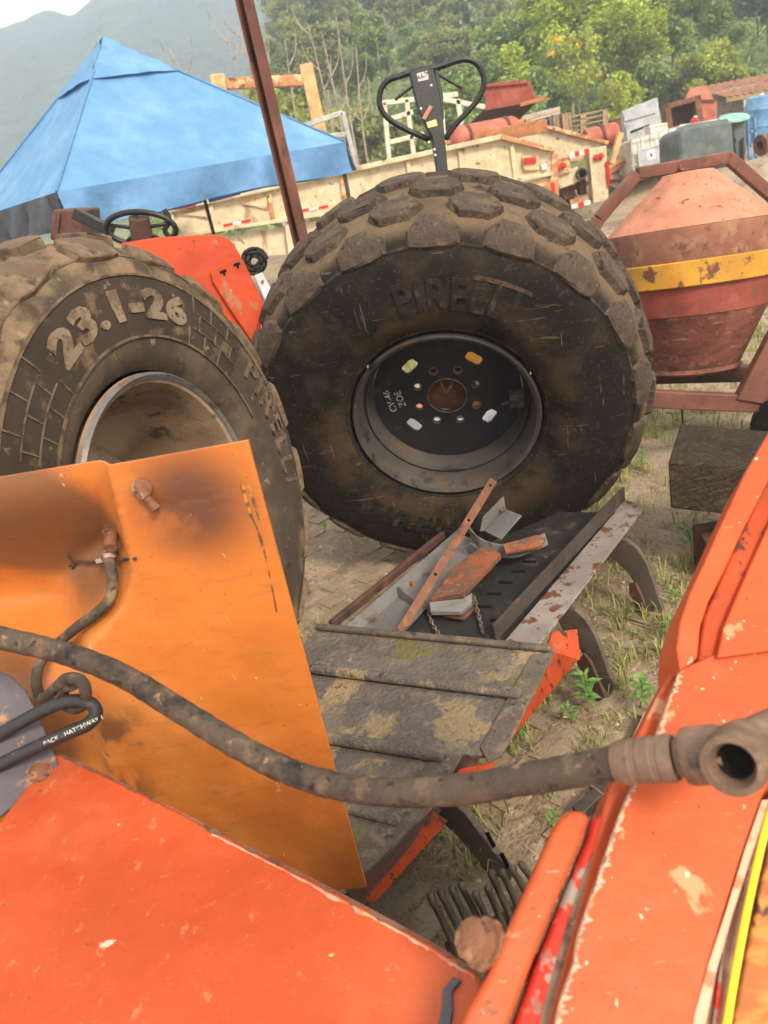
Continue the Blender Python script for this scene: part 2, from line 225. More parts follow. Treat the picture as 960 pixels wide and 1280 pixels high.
M('leaf_yellow', (.38, .43, .075), rough=.6, bump=0, rand=.4, trans=.4, vscale=.4)
M('flower', (.70, .42, .03), rough=.6, bump=0, rand=.2)
M('hill_green', (.19, .205, .08), [((.20, .20, .075), .3, .48, .66), ((.085, .105, .042), .5, .54, .68), ((.30, .22, .13), .2, .62, .74)], rough=.95, bump=.8, bscale=2, vscale=.1)
M('mount_green', (.045, .075, .075), [((.065, .10, .085), .05, .46, .66), ((.018, .030, .030), .12, .50, .64), ((.10, .105, .085), .04, .62, .72)], rough=1, bump=1, bscale=.25, vscale=.02, spec=0)
# ------------------------------------------------------------------ mesh helpers
def mesh(name, V, Fs, smooth=False):
    me = bpy.data.meshes.new(name); me.from_pydata([tuple(map(float, v)) for v in V], [], Fs); me.update()
    if smooth: me.polygons.foreach_set('use_smooth', [True]*len(me.polygons))
    return me
def fastquads(name, V, nq, smooth=False):
    """V (nq*4,3) -> quads"""
    me = bpy.data.meshes.new(name); V = np.asarray(V, np.float32)
    me.vertices.add(len(V)); me.vertices.foreach_set('co', V.ravel())
    me.loops.add(nq*4); me.loops.foreach_set('vertex_index', np.arange(nq*4, dtype=np.int32))
    me.polygons.add(nq); me.polygons.foreach_set('loop_start', np.arange(0, nq*4, 4, dtype=np.int32)); me.polygons.foreach_set('loop_total', np.full(nq, 4, np.int32))
    me.update(); me.validate(); return me
def link(name, me, mat, parent=None, bevel=0, seg=2, **props):
    o = bpy.data.objects.new(name, me); COL.objects.link(o)
    if mat is not None and me is not None and not me.materials: me.materials.append(MATS[mat] if isinstance(mat, str) else mat)
    if parent is not None:
        o.parent = parent; o.matrix_parent_inverse = Matrix.Translation(-parent.location) if not parent.get('_local') else Matrix()
        if parent.get('_part'): o.matrix_parent_inverse = Matrix()
    if bevel:
        b = o.modifiers.new('bevel', 'BEVEL'); b.width = bevel; b.segments = seg; b.limit_method = 'ANGLE'; b.angle_limit = math.radians(35)
        for p in me.polygons: p.use_smooth = True
        try: me.set_sharp_from_angle(angle=math.radians(35))
        except Exception: pass
    for k, v in props.items(): o[k] = v
    return o
def tag(o, label, cat, group=None):
    o['label'] = label; o['category'] = cat
    if group: o['group'] = group
    return o
def thing(name, loc, label, cat, group=None):
    o = bpy.data.objects.new(name, None); COL.objects.link(o); o.location = Vector([float(c) for c in loc]); o.empty_display_size = .1
    return tag(o, label, cat, group)
def rawprism(poly, off):
    """closed polygon (n,3) extruded by the vector off"""
    P = np.asarray(poly, float); n = len(P); V = np.vstack([P, P+np.asarray(off)])
    F = [list(range(n)), list(range(2*n-1, n-1, -1))]+[[i, i+n, (i+1) % n+n, (i+1) % n] for i in range(n)]
    return V, F
def fixn(me):
    bm = bmesh.new(); bm.from_mesh(me); bmesh.ops.recalc_face_normals(bm, faces=bm.faces); bm.to_mesh(me); bm.free(); return me
def prism(name, poly, off, mat, parent=None, bevel=0, seg=2, **k):
    V, F = rawprism(poly, off); return link(name, fixn(mesh(name, V, F)), mat, parent, bevel, seg, **k)
def slab(name, pxs, p0, n, t, mat, parent=None, bevel=0, lift=0, **k):
    """a plate of thickness t whose outline lies on the plane (p0,n); n points to the camera side"""
    n = unit(n); P = [onpl(x, y, p0+n*lift, n) for x, y in pxs]
    return prism(name, P, -n*t, mat, parent, bevel, **k)
def join(parts):
    V, F, o = [], [], 0
    for v, f in parts:
        V += [tuple(x) for x in v]; F += [[i+o for i in q] for q in f]; o += len(v)
    return V, F
def boxv(c, ax, ay, az):
    c, ax, ay, az = (np.asarray(q, float) for q in (c, ax, ay, az))
    V = [c+sx*ax+sy*ay+sz*az for sz in (-1, 1) for sy in (-1, 1) for sx in (-1, 1)]
    return V, [[0, 2, 3, 1], [4, 5, 7, 6], [0, 1, 5, 4], [2, 6, 7, 3], [0, 4, 6, 2], [1, 3, 7, 5]]
def box(name, c, ax, ay, az, mat, parent=None, bevel=0, **k):
    V, F = boxv(c, ax, ay, az); return link(name, fixn(mesh(name, V, F)), mat, parent, bevel, **k)
def bar(name, a, b, w, h, mat, parent=None, up=(0, 0, 1), bevel=0, **k):
    a, b = np.asarray(a, float), np.asarray(b, float); d = unit(b-a); up = np.asarray(up, float)
    s = unit(np.cross(d, up)); u = np.cross(s, d)
    return box(name, (a+b)/2, d*np.linalg.norm(b-a)/2, s*w/2, u*h/2, mat, parent, bevel, **k)
def barv(a, b, w, h, up=(0, 0, 1)):
    a, b = np.asarray(a, float), np.asarray(b, float); d = unit(b-a); s = unit(np.cross(d, np.asarray(up, float))); u = np.cross(s, d)
    return boxv((a+b)/2, d*np.linalg.norm(b-a)/2, s*w/2, u*h/2)
def spline(P, k=8, closed=False):
    P = np.asarray(P, float); n = len(P); out = []
    rngi = range(n) if closed else range(n-1)
    for i in rngi:
        p = [P[(i+j) % n] if closed else P[min(max(i+j, 0), n-1)] for j in (-1, 0, 1, 2)]
        for t in np.linspace(0, 1, k, endpoint=False):
            out.append(.5*((2*p[1])+(-p[0]+p[2])*t+(2*p[0]-5*p[1]+4*p[2]-p[3])*t*t+(-p[0]+3*p[1]-3*p[2]+p[3])*t**3))
    if not closed: out.append(P[-1])
    return np.array(out)
def tubev(P, r, seg=10, closed=False, caps=True):
    P = np.asarray(P, float); n = len(P); r = np.broadcast_to(np.asarray(r, float), (n,))
    T = np.roll(P, -1, 0)-np.roll(P, 1, 0) if closed else np.gradient(P, axis=0)
    T /= np.linalg.norm(T, axis=1)[:, None]+1e-12
    a = np.array([0, 0, 1.]) if abs(T[0][2]) < .9 else np.array([1., 0, 0])
    u = unit(np.cross(T[0], a)); V = []
    for i in range(n):
        u = unit(u-T[i]*(u @ T[i])); w = np.cross(T[i], u)
        for j in range(seg):
            an = 2*math.pi*j/seg; V.append(P[i]+r[i]*(math.cos(an)*u+math.sin(an)*w))
    F = []
    for i in range(n if closed else n-1):
        k = (i+1) % n
        for j in range(seg): F.append([i*seg+j, i*seg+(j+1) % seg, k*seg+(j+1) % seg, k*seg+j])
    if caps and not closed: F.append(list(range(seg))[::-1]); F.append([(n-1)*seg+j for j in range(seg)])
    return V, F
def tube(name, P, r, mat, parent=None, seg=10, closed=False, **k):
    V, F = tubev(P, r, seg, closed); return link(name, mesh(name, V, F, True), mat, parent, **k)
def lathev(prof, o, ax, seg=32, closed=False):
    """prof: list of (along axis, radius)"""
    ax = unit(ax); a = np.array([0, 0, 1.]) if abs(ax[2]) < .9 else np.array([1., 0, 0])
    u = unit(np.cross(ax, a)); w = np.cross(ax, u); V = []; o = np.asarray(o, float)
    for (t, r) in prof:
        for j in range(seg):
            an = 2*math.pi*j/seg; V.append(o+ax*t+r*(math.cos(an)*u+math.sin(an)*w))
    n = len(prof); F = []
    for i in range(n if closed else n-1):
        k = (i+1) % n
        for j in range(seg): F.append([i*seg+j, k*seg+j, k*seg+(j+1) % seg, i*seg+(j+1) % seg])
    if not closed: F.append(list(range(seg))); F.append([(n-1)*seg+j for j in range(seg)][::-1])
    return V, F
def lathe(name, prof, o, ax, mat, parent=None, seg=32, closed=False, smooth=True, **k):
    V, F = lathev(prof, o, ax, seg, closed); me = fixn(mesh(name, V, F, smooth))
    try: me.set_sharp_from_angle(angle=math.radians(32))
    except Exception: pass
    return link(name, me, mat, parent, **k)
def flat_curve(splines, ext, bev=0):
    """2-D outline(s) with holes -> extruded mesh in local xy"""
    c = bpy.data.curves.new('flat', 'CURVE'); c.dimensions = '2D'; c.fill_mode = 'BOTH'; c.extrude = ext; c.bevel_depth = bev; c.bevel_resolution = 1
    for pts in splines:
        s = c.splines.new('POLY'); s.points.add(len(pts)-1)
        for q, (x, y) in zip(s.points, pts): q.co = (x, y, 0, 1)
        s.use_cyclic_u = True
    return curve_mesh(c)
def curve_mesh(c):
    o = bpy.data.objects.new('tmp', c); COL.objects.link(o)
    dg = bpy.context.evaluated_depsgraph_get(); dg.update()
    me = bpy.data.meshes.new_from_object(o.evaluated_get(dg)); bpy.data.objects.remove(o); me.materials.clear(); return me
def text_mesh(body, size, ext=.003, bold=0, space=1.0):
    c = bpy.data.curves.new('text', 'FONT'); c.body = body; c.size = size; c.extrude = ext; c.offset = bold; c.space_character = space
    c.align_x = 'CENTER'; c.align_y = 'CENTER'; c.resolution_u = 3
    return curve_mesh(c)
def circ(cx, cy, r, n=16): return [(cx+r*math.cos(2*math.pi*i/n), cy+r*math.sin(2*math.pi*i/n)) for i in range(n)]
def frame_matrix(o, x, y, z): return Matrix(((x[0], y[0], z[0], o[0]), (x[1], y[1], z[1], o[1]), (x[2], y[2], z[2], o[2]), (0, 0, 0, 1)))
def struct(name, me, mat, **k): o = link(name, me, mat, **k); o['kind'] = 'structure'; return o
def vnoise(x, y, seed=0):
    """smooth value noise (arrays)"""
    xi = np.floor(x).astype(int); yi = np.floor(y).astype(int); xf = x-xi; yf = y-yi
    def h(a, b): n = np.sin(a*127.1+b*311.7+seed*74.7)*43758.5453; return n-np.floor(n)
    u = xf*xf*(3-2*xf); v = yf*yf*(3-2*yf)
    return (h(xi, yi)*(1-u)+h(xi+1, yi)*u)*(1-v)+(h(xi, yi+1)*(1-u)+h(xi+1, yi+1)*u)*v-.5
def fbm(x, y, o=4, seed=0): return sum(vnoise(x*2**i, y*2**i, seed+i)*.5**i for i in range(o))
def gridmesh(name, X, Y, Z, smooth=True):
    ny, nx = X.shape; V = np.stack([X, Y, Z], -1).reshape(-1, 3)
    i = np.arange(ny-1)[:, None]*nx+np.arange(nx-1)[None]; q = np.stack([i, i+1, i+nx+1, i+nx], -1).reshape(-1, 4)
    return mesh(name, V, q.tolist(), smooth)
# ================================================================== GROUND
def ground_h(x, y):
    h = .028*fbm(x*1.6, y*1.6, 4, 3)+.012*fbm(x*9, y*9, 3, 8)
    far = np.clip((y-7)/10, 0, 1); return h*(1-.6*far)-.004
def hill_h(x, y):
    """wooded slope behind the yard, falling away to the left"""
    side = 1/(1+np.exp(-(x+.065*y+1)/(.02*y+2)))
    r = np.clip((y-36)/90, 0, 3)
    return (24*r**1.15*side+3*fbm(x*.03, y*.03, 4, 21)*np.clip((y-36)/25, 0, 1))
yy = np.concatenate([np.linspace(-3, 7, 210), np.linspace(7.15, 40, 90), np.geomspace(41, 500, 40)])
xx = np.concatenate([-np.geomspace(470, 5.1, 50), np.linspace(-5, 6, 210), np.geomspace(6.1, 430, 50)])
GX, GY = np.meshgrid(xx, yy)
struct('ground', gridmesh('ground', GX, GY, ground_h(GX, GY)), 'ground_dirt')
gobj = bpy.data.objects['ground']
# half buried concrete pavers
pv = []
for k in range(3):
    bm = bmesh.new(); bmesh.ops.create_cube(bm, size=1)
    for v in bm.verts: v.co = Vector((v.co.x*.205+random.uniform(-.006, .006), v.co.y*.10+random.uniform(-.005, .005), v.co.z*.05))
    bmesh.ops.bevel(bm, geom=[e for e in bm.edges if all(v.co.z > 0 for v in e.verts)], offset=.009, segments=2, affect='EDGES')
    me = bpy.data.meshes.new('paver'); bm.to_mesh(me); bm.free(); me.materials.append(MATS['paver']); pv.append(me)
cnt = 0
ca, sa = math.cos(math.radians(38)), math.sin(math.radians(38))
cells = []
for i in range(-14, 40):
    for j in range(-6, 60):
        u = (i+(j % 2)*.5)*.214; v = j*.109
        x = u*ca-v*sa+.2; y = u*sa+v*ca+.3
        if 1.1 < y < 4.9 and -.75-.1*y < x < .4+.42*y: cells.append((x, y))
random.shuffle(cells)
for x, y in cells:
    keep = fbm(np.array(x*.9), np.array(y*.9), 3, 40)
    if keep < -.05 or cnt >= 290: continue
    o = bpy.data.objects.new('paver', random.choice(pv)); COL.objects.link(o); o.parent = gobj
    o.location = (x, y, float(ground_h(np.array(x), np.array(y)))-.0225+random.uniform(-.006, .003)+.012*float(keep))
    o.rotation_euler = (random.uniform(-.03, .03), random.uniform(-.03, .03), math.radians(38)+random.uniform(-.04, .04)); cnt += 1
# loose stones and grass nobody could count
def scatter_stones(n, region, smin, smax):
    V, F = [], []; b = 0
    for _ in range(n):
        x, y = region(); s = random.uniform(smin, smax)*random.choice((1, 1, .6)); z = float(ground_h(np.array(x), np.array(y)))
        pts = []
        for j in range(5): a = j*1.2566+random.uniform(-.3, .3); pts.append((x+s*math.cos(a)*random.uniform(.7, 1.2), y+s*math.sin(a)*random.uniform(.7, 1.2), z+s*random.uniform(-.1, .25)))
        V += pts+[(x, y, z+s*random.uniform(.5, .9))]; F += [[b+j, b+(j+1) % 5, b+5] for j in range(5)]; b += 6
    return V, F
V, F = join([scatter_stones(3200, lambda: (random.uniform(-.9, 2.4), random.uniform(1.1, 5)), .003, .012), scatter_stones(2600, lambda: (random.uniform(.8, 9), random.uniform(4, 14)), .012, .04)])
o = link('gravel', mesh('gravel', V, F), 'pebble'); o['kind'] = 'stuff'
def blades(n, spots, hl, wd):
    V = np.zeros((n*2, 4, 3)); k = 0
    for i in range(n):
        x, y, d = spots(); z = float(ground_h(np.array(x), np.array(y)))-.005
        h = random.uniform(*hl)*d; a = random.uniform(0, 6.283); w = wd*random.uniform(.6, 1.2); lean = random.uniform(.15, 1.0)
        dx, dy = math.cos(a), math.sin(a); px, py = -dy*w, dx*w
        b0, b1 = np.array([x-px, y-py, z]), np.array([x+px, y+py, z])
        m = np.array([x+dx*h*lean*.4, y+dy*h*lean*.4, z+h*.65]); t = np.array([x+dx*h*lean, y+dy*h*lean, z+h*(1-.35*lean)])
        pw = np.array([px, py, 0])
        V[k] = b0, b1, m+pw*.8, m-pw*.8; V[k+1] = m-pw*.8, m+pw*.8, t+pw*.1, t-pw*.1; k += 2
    return V.reshape(-1, 3), n*2
tufts = []
for _ in range(9000):
    x, y = random.uniform(-.9, 9), random.uniform(1.05, 12)
    if x > .9*y+.9: continue
    dens = fbm(np.array(x*1.3), np.array(y*1.3), 3, 77)+(.34 if x > .30*y-.1 else -.08)+(.06 if y > 4.2 else 0)
    if dens > .10: tufts.append((x, y, random.uniform(.5, 1.1)))
def tspot():
    x, y, d = random.choice(tufts); return x+random.gauss(0, .022), y+random.gauss(0, .022), d
V, n = blades(66000, tspot, (.03, .14), .0028)
o = link('grass', fastquads('grass', V, n), 'grass'); o['kind'] = 'stuff'
# leafy weeds standing up between the pavers
bm = bmesh.new()
pr = [(0, 0), (.25, .13), (.55, .15), (.8, .09), (1, 0)]
L_, R_, Cc = [], [], []
for t, w in pr:
    z = .18*math.sin(t*2.2)-.20*t*t
    Cc.append(bm.verts.new((t, 0, z-.02))); L_.append(bm.verts.new((t, w, z)) if w else Cc[-1]); R_.append(bm.verts.new((t, -w, z)) if w else Cc[-1])
for i in range(4):
    for A in (L_, R_):
        vs = []
        for v in (Cc[i], Cc[i+1], A[i+1], A[i]):
            if v not in vs: vs.append(v)
        bm.faces.new(vs)
leafme = bpy.data.meshes.new('leaf'); bm.to_mesh(leafme); bm.free(); leafme.materials.append(MATS['weed_leaf'])
weeds = [(735, 890, .15, 9, 'tallest leafy weed beside the orange skirt of the implement'), (800, 885, .13, 8, 'leafy weed next to the ribbed board end'), (770, 960, .07, 5, 'small weed sprouting near the black hose'),
         (655, 925, .08, 6, 'small weed at the corner of the steel deck'), (715, 905, .09, 6, 'low weed left of the tall leafy weed'), (835, 800, .10, 7, 'weed close to the step in the orange boom edge'),
         (690, 1035, .06, 5, 'tiny weed in the dirt below the hose'), (800, 590, .12, 8, 'thin weed right of the upright tyre tread'), (865, 690, .12, 8, 'weed growing under the timber block'), (405, 665, .07, 6, 'weed between the two big tyres'),
         (760, 845, .07, 5, 'weed behind the foot of the middle tine'), (845, 760, .09, 6, 'weed by the foot of the farthest tine')]
for (px, py, h, nl, lab) in weeds:
    g = gz(px, py); t = thing('weed_plant', g, lab, 'weed', 'leafy weeds in the yard')
    top = g+np.array([random.uniform(-.02, .02), random.uniform(-.02, .02), h])
    tube('stem', spline([g, (g+top)/2+np.array([.008, .004, 0]), top], 3), .0022, 'weed_stem', t, 5)
    for k in range(nl*2):
        f = .3+.7*k/(nl*2); o = bpy.data.objects.new('leaf', leafme); COL.objects.link(o); o.parent = t
        s = h*random.uniform(.32, .52)*(1.15-.45*f); o.scale = (s, s*1.05, s); o.location = Vector(tuple((top-g)*f))
        o.rotation_euler = (random.uniform(-.2, .2), -random.uniform(.1, .7)*f, k*2.4+random.uniform(-.3, .3))
# ================================================================== TYRES
class Prof:
    """superellipse tyre section; t = arc length from the crown towards the outer side"""
    def __init__(s, R, Wd, rr, e=.62):
        th = np.linspace(0, math.pi*.75, 400); c, q = np.cos(th), np.sin(th); hs = (R-rr)/2
        s.r = (rr+R)/2+hs*np.sign(c)*np.abs(c)**e; s.a = Wd/2*np.abs(q)**e
        d = np.hypot(np.diff(s.r), np.diff(s.a)); s.t = np.concatenate([[0], np.cumsum(d)]); s.R = R
    def at(s, t):
        sg = -1 if t < 0 else 1; t = abs(t); r = np.interp(t, s.t, s.r); a = np.interp(t, s.t, s.a)
        r2 = np.interp(t+.004, s.t, s.r); a2 = np.interp(t+.004, s.t, s.a); d = np.array([a2-a, r2-r]); d /= np.hypot(*d)+1e-9
        return np.array([sg*a, r]), np.array([sg*-d[1], d[0]])     # point, outward normal (axial, radial)
    def side(s, r):
        i = s.r < s.R-.02; return float(np.interp(-r, -s.r[i], s.a[i]))
def wheel_root(name, C, n, spin, label):
    n = unit(n); x = unit(np.cross([0, 0, 1.], n)); y = np.cross(n, x)
    o = bpy.data.objects.new(name, None); COL.objects.link(o); o.matrix_world = frame_matrix(C, x, y, n); o['_local'] = 1
    return tag(o, label, 'tyre', 'large flotation tyres on steel rims')
def polar(a, r, z): return (r*math.cos(a), r*math.sin(a), z)
def revolve(name, prof, mat, parent, seg=96, closed=False):
    V = [polar(2*math.pi*j/seg, r, a) for a, r in prof for j in range(seg)]; n = len(prof)
    F = [[i*seg+j, i*seg+(j+1) % seg, ((i+1) % n)*seg+(j+1) % seg, ((i+1) % n)*seg+j] for i in range(n if closed else n-1) for j in range(seg)]
    me = fixn(mesh(name, V, F, True)); me.set_sharp_from_angle(angle=math.radians(38)); return link(name, me, mat, parent)
def lug_mesh(P, poly, h, mat, inset=.80, jit=.004):
    """block with flanks and a worn, slightly domed top; poly in (around, across) metres"""
    poly = np.array(poly); c = poly.mean(0); V = []
    def pt(s, t, hh):
        p, nn = P.at(t); p = p+nn*hh; return polar(s/P.R, p[1], p[0])
    rings = [(1.06, -.004), (.93, h*.82), (.86, h*.98), (.45, h*1.03)]
    for f, hh in rings:
        for q in poly:
            s, t = c+(q-c)*f; V.append(pt(s+random.uniform(-jit, jit)*(hh > 0), t+random.uniform(-jit, jit)*(hh > 0), hh+random.uniform(-.002, .002)*(hh > 0)))
    m = len(poly); V.append(pt(c[0], c[1], h*1.03)); F = []
    for k in range(3):
        for i in range(m): F.append([k*m+i, k*m+(i+1) % m, (k+1)*m+(i+1) % m, (k+1)*m+i])
    F += [[3*m+i, 3*m+(i+1) % m, 4*m] for i in range(m)]
    me = fixn(mesh('tread_lug', V, F, False)); me.materials.append(MATS[mat]); return me
def bend_text(name, P, body, size, rmid, amid, lift, ext, mat, parent, bold=0, space=1.0, flip=False, hs=1.0):
    me = text_mesh(body, size, ext, bold, space)
    for v in me.vertices:
        x, y, z = v.co; x *= hs
        if flip: a = amid+x/rmid; r = rmid-y
        else: a = amid-x/rmid; r = rmid+y
        p, nn = P.at(P.t[np.argmin(np.abs(P.r-r)+(P.t < P.t[60])*9)])
        q = p+nn*(lift+z); v.co = polar(a, q[1], q[0])
    me.update(); return link(name, me, mat, parent)
def band(name, P, r0, r1, a0, a1, lift, thick, mat, parent, n=40, m=4):
    """thin raised patch of the sidewall between two radii and two angles"""
    V, F = [], []
    tt = [P.t[np.argmin(np.abs(P.r-r)+(P.t < P.t[60])*9)] for r in np.linspace(r0, r1, m)]
    for lay in (lift, lift-thick):
        for t in tt:
            p, nn = P.at(t); q = p+nn*lay
            for a in np.linspace(a0, a1, n): V.append(polar(a, q[1], q[0]))
    q0 = m*n
    for i in range(m-1):
        for j in range(n-1):
            k = i*n+j; F.append([k, k+1, k+n+1, k+n]); F.append([q0+k, q0+k+n, q0+k+n+1, q0+k+1])
    for j in range(n-1):
        F.append([j, j+q0, j+1+q0, j+1]); k = (m-1)*n+j; F.append([k, k+1, k+1+q0, k+q0])
    for i in range(m-1):
        k = i*n; F.append([k, k+n, k+n+q0, k+q0]); k = i*n+n-1; F.append([k, k+q0, k+n+q0, k+n])
    return link(name, fixn(mesh(name, V, F, False)), mat, parent)
def build_tyre(C, n, R, Wd, label, mats, nl, phase, lugh=.03, uplim=None):
    root = wheel_root('tractor_wheel', C, n, 0, label)
    Rc = R-lugh; P = Prof(Rc, Wd, .335)
    th = np.linspace(-math.pi*.75, math.pi*.75, 73)
    prof = []
    for t in np.linspace(-P.t[-1], P.t[-1], 84): p, nn = P.at(t); prof.append((p[0], p[1]))
    ty = revolve('tyre', prof, mats['tyre'], root, 144)
    circ_ = 2*math.pi*P.R; pitch = circ_/nl; hw = pitch*.355; k = Wd/.637
    full = [(-hw, 0), (-hw*.86, .030*k), (-hw*.52, .066*k), (hw*.52, .066*k), (hw*.86, .030*k), (hw, 0), (hw*.86, -.030*k), (hw*.52, -.066*k), (-hw*.52, -.066*k), (-hw*.86, -.030*k)]
    shoulder = [(-hw, -.005), (-hw*.5, -.062*k), (hw*.5, -.062*k), (hw, -.005), (hw*.98, .05*k), (hw*.5, .062*k), (-hw*.5, .062*k), (-hw*.98, .05*k)]
    rows = [(0, full, 0), (.140*k, full, .5), (-.140*k, full, .5), (.262*k, shoulder, 0), (-.262*k, [(s, -t) for s, t in shoulder], 0)]
    for off, poly, st in rows:
        ms = [lug_mesh(P, np.array(poly)+[0, off], lugh*(1 if abs(off) < .2 else .6), mats['lug']) for _ in range(3)]
        for i in range(nl):
            o = bpy.data.objects.new('tread_lug', ms[i % 3]); COL.objects.link(o); o.parent = root; o.rotation_euler = (0, 0, (i+st)*2*math.pi/nl+phase)
    return root, P, ty
# --- upright tyre in the middle
C2 = np.array([.3658, 3.0898, .8128]); N2 = np.array([-.2233, -.9341, -.2785])
w2, P2, ty2 = build_tyre(C2, N2, .80, .637, 'black flotation tyre standing behind the steel implement, grey rim with four hand holes', {'tyre': 'tyre_mid', 'lug': 'lug_mid'}, 18, .06, .025)
hw2 = .318
rim = revolve('rim', [(hw2*.83, .366), (hw2*.875, .358), (hw2*.85, .345), (hw2*.78, .338), (hw2*.70, .331), (hw2*.55, .328), (hw2*.58, .318), (hw2*.46, .314), (hw2*.38, .302), (.06, .299), (.06, .317), (hw2*.30, .326), (hw2*.48, .336), (hw2*.58, .346), (hw2*.7, .352), (hw2*.78, .36)], 'rim_grey', w2, 96, True)
revolve('back_barrel', [(.058, .299), (-.06, .300), (-.20, .335), (-.26, .362), (-.262, .372), (-.19, .345), (-.05, .315), (.058, .316)], 'white_sticker', w2, 96, True)
revolve('bead_ring', [(hw2*.81, .372), (hw2*.86, .385), (hw2*.84, .40), (hw2*.78, .40), (hw2*.76, .375)], 'tyre_text_mid', ty2, 96, True)
revolve('sidewall_ridge', [(P2.side(.70)-.004, .694), (P2.side(.70)+.005, .697), (P2.side(.705)+.006, .702), (P2.side(.71)-.006, .708)], 'tyre_text_mid', ty2, 120, True)
# disc with real holes
def hexslot(a, r, l, w):
    c, s = math.cos(a), math.sin(a); out = []
    for dx, dy in ((-l, -w*.6), (-l*.6, -w), (l*.6, -w), (l, -w*.6), (l, w*.6), (l*.6, w), (-l*.6, w), (-l, w*.6)): out.append((c*r-s*dx+c*dy, s*r+c*dx+s*dy))
    return out
disc_a = .095
hand = [math.radians(d) for d in (49, 128, 217, 321)]
sp = [circ(0, 0, .298, 72), circ(0, 0, .076, 40)]+[circ(.125*math.cos(a), .125*math.sin(a), .0135, 14) for a in [2*math.pi*(i+.35)/8 for i in range(8)]]+[hexslot(a, .198, .034, .021) for a in hand]
me = flat_curve(sp, .006); me.transform(Matrix.Translation((0, 0, disc_a))); disc = link('rim_disc', me, 'rim_disc', w2)
for i in range(8):
    a = 2*math.pi*(i+.35)/8; V, F = lathev([(-.004, .0150), (.0075, .0150), (.0075, .0175), (-.004, .0175)], (.125*math.cos(a), .125*math.sin(a), disc_a), (0, 0, 1), 16, True); link('bolt_hole_rim', fixn(mesh('bolt_hole_rim', V, F, True)), 'rim_rusty' if i % 3 else 'grey_primer', disc)
V, F = lathev([(-.01, .0765), (.008, .0765), (.008, .081), (-.01, .081)], (0, 0, disc_a), (0, 0, 1), 40, True); link('hub_ring', fixn(mesh('hub_ring', V, F, True)), 'chain_steel', disc)
V, F = lathev([(-.07, .0), (-.07, .115), (-.075, .115)], (0, 0, disc_a), (0, 0, 1), 32); link('hub_plate', fixn(mesh('hub_plate', V, F)), 'rust', w2)
tube('hook', [polar(.9, .045, disc_a-.05), polar(1.0, .05, disc_a-.02), polar(1.2, .03, disc_a+.012), polar(1.6, .022, disc_a+.012), polar(1.9, .045, disc_a-.01), polar(1.95, .06, disc_a-.05)], .006, 'chain_steel', w2, 8)
V, F = join([boxv(polar(-.05, .275, disc_a+.075), np.array(polar(-.05, .028, 0)), np.array(polar(1.52, .03, 0)), (0, 0, .022)), tubev([polar(-.10, .245, disc_a+.075), polar(-.16, .215, disc_a+.07)], .005, 8)])
link('valve_box', fixn(mesh('valve_box', V, F)), 'rim_grey', w2, .006)
for body, rr_, an in (('CV-46', .232, 172), ('ZOE', .190, 170)):
    me = text_mesh(body, .040, .0004); me.transform(Matrix.Translation(polar(math.radians(an+5), rr_, disc_a+.0075)) @ Matrix.Rotation(math.radians(98), 4, 'Z')); link('chalk_mark', me, 'chalk', disc)
bend_text('raised_lettering', P2, 'PIRELLI', .160, .535, math.radians(76.5), .003, .0028, 'tyre_text_mid', ty2, .004, 1.15, hs=.74)
bend_text('raised_lettering', P2, 'PIRELLI', .115, .515, math.radians(249), .003, .0028, 'tyre_text_mid', ty2, .003, 1.2, flip=True, hs=1.2)
band('rust_smear', P2, .600, .614, math.radians(52), math.radians(72), .0025, .002, 'tyre_smear', ty2, 30, 2)
# --- left tyre with the size marking
C1 = np.array([-.734, 2.022, .917]); N1 = np.array([.921, -.380, .089])
w1, P1, ty1 = build_tyre(C1, N1, .745, .51, 'dusty tyre marked 23.1-26 at the left edge, standing behind the orange tank', {'tyre': 'tyre_left', 'lug': 'lug_left'}, 18, .1, .026)
h1 = .25
revolve('rim', [(h1*.84, .365), (h1*.90, .352), (h1*.86, .338), (h1*.7, .328), (h1*.4, .318), (.02, .305), (-.05, .285), (-.10, .23), (-.11, .10), (-.118, .10), (-.108, .235), (-.06, .295), (.02, .315), (h1*.4, .328), (h1*.7, .345)], 'rim_rusty', w1, 96, True)
revolve('rim_lip', [(h1*.90, .364), (h1*.935, .356), (h1*.90, .346), (h1*.875, .352)], 'rim_lip_old', w1, 96, True)
V, F = lathev([(-.112, .001), (-.095, .06), (-.098, .15), (-.085, .225), (-.12, .23)], (0, 0, 0), (0, 0, 1), 48); link('rim_disc', fixn(mesh('rim_disc', V, F, True)), 'rim_dusty', w1)
A = math.radians
band('marking_band', P1, .457, .603, A(31), A(150), .0022, .002, 'tyre_band', ty1, 60, 6)
for r in (.453, .606): band('marking_border', P1, r-.003, r+.003, A(12), A(190), .006, .006, 'tyre_line', ty1, 60, 2)
bend_text('size_marking', P1, '23.1-26', .098, .530, A(87.5), .0035, .003, 'tyre_letter', ty1, .0050, 1.1, hs=1.66)
for a0, sg in ((56, -1), (121, 1)):          # panelled blocks at both ends of the marking
    for k in range(4): r0 = .457+k*.0487; band('block_line', P1, r0-.0012, r0+.0012, min(A(a0+sg*(k*1.5)), A(a0+sg*24)), max(A(a0+sg*(k*1.5)), A(a0+sg*24)), .006, .006, 'tyre_line', ty1, 10, 2)
    for k in range(3):
        for q in range(3): aa = A(a0+sg*(q*8.2+(k % 2)*4+k*1.0)); band('block_line', P1, .457+k*.0487, .457+(k+1)*.0487, aa, aa+A(.42), .005, .005, 'tyre_line', ty1, 2, 4)
bend_text('raised_lettering', P1, 'PIRELLI', .10, .555, A(4), .003, .003, 'tyre_line', ty1, .002, 1.2, hs=1.15)
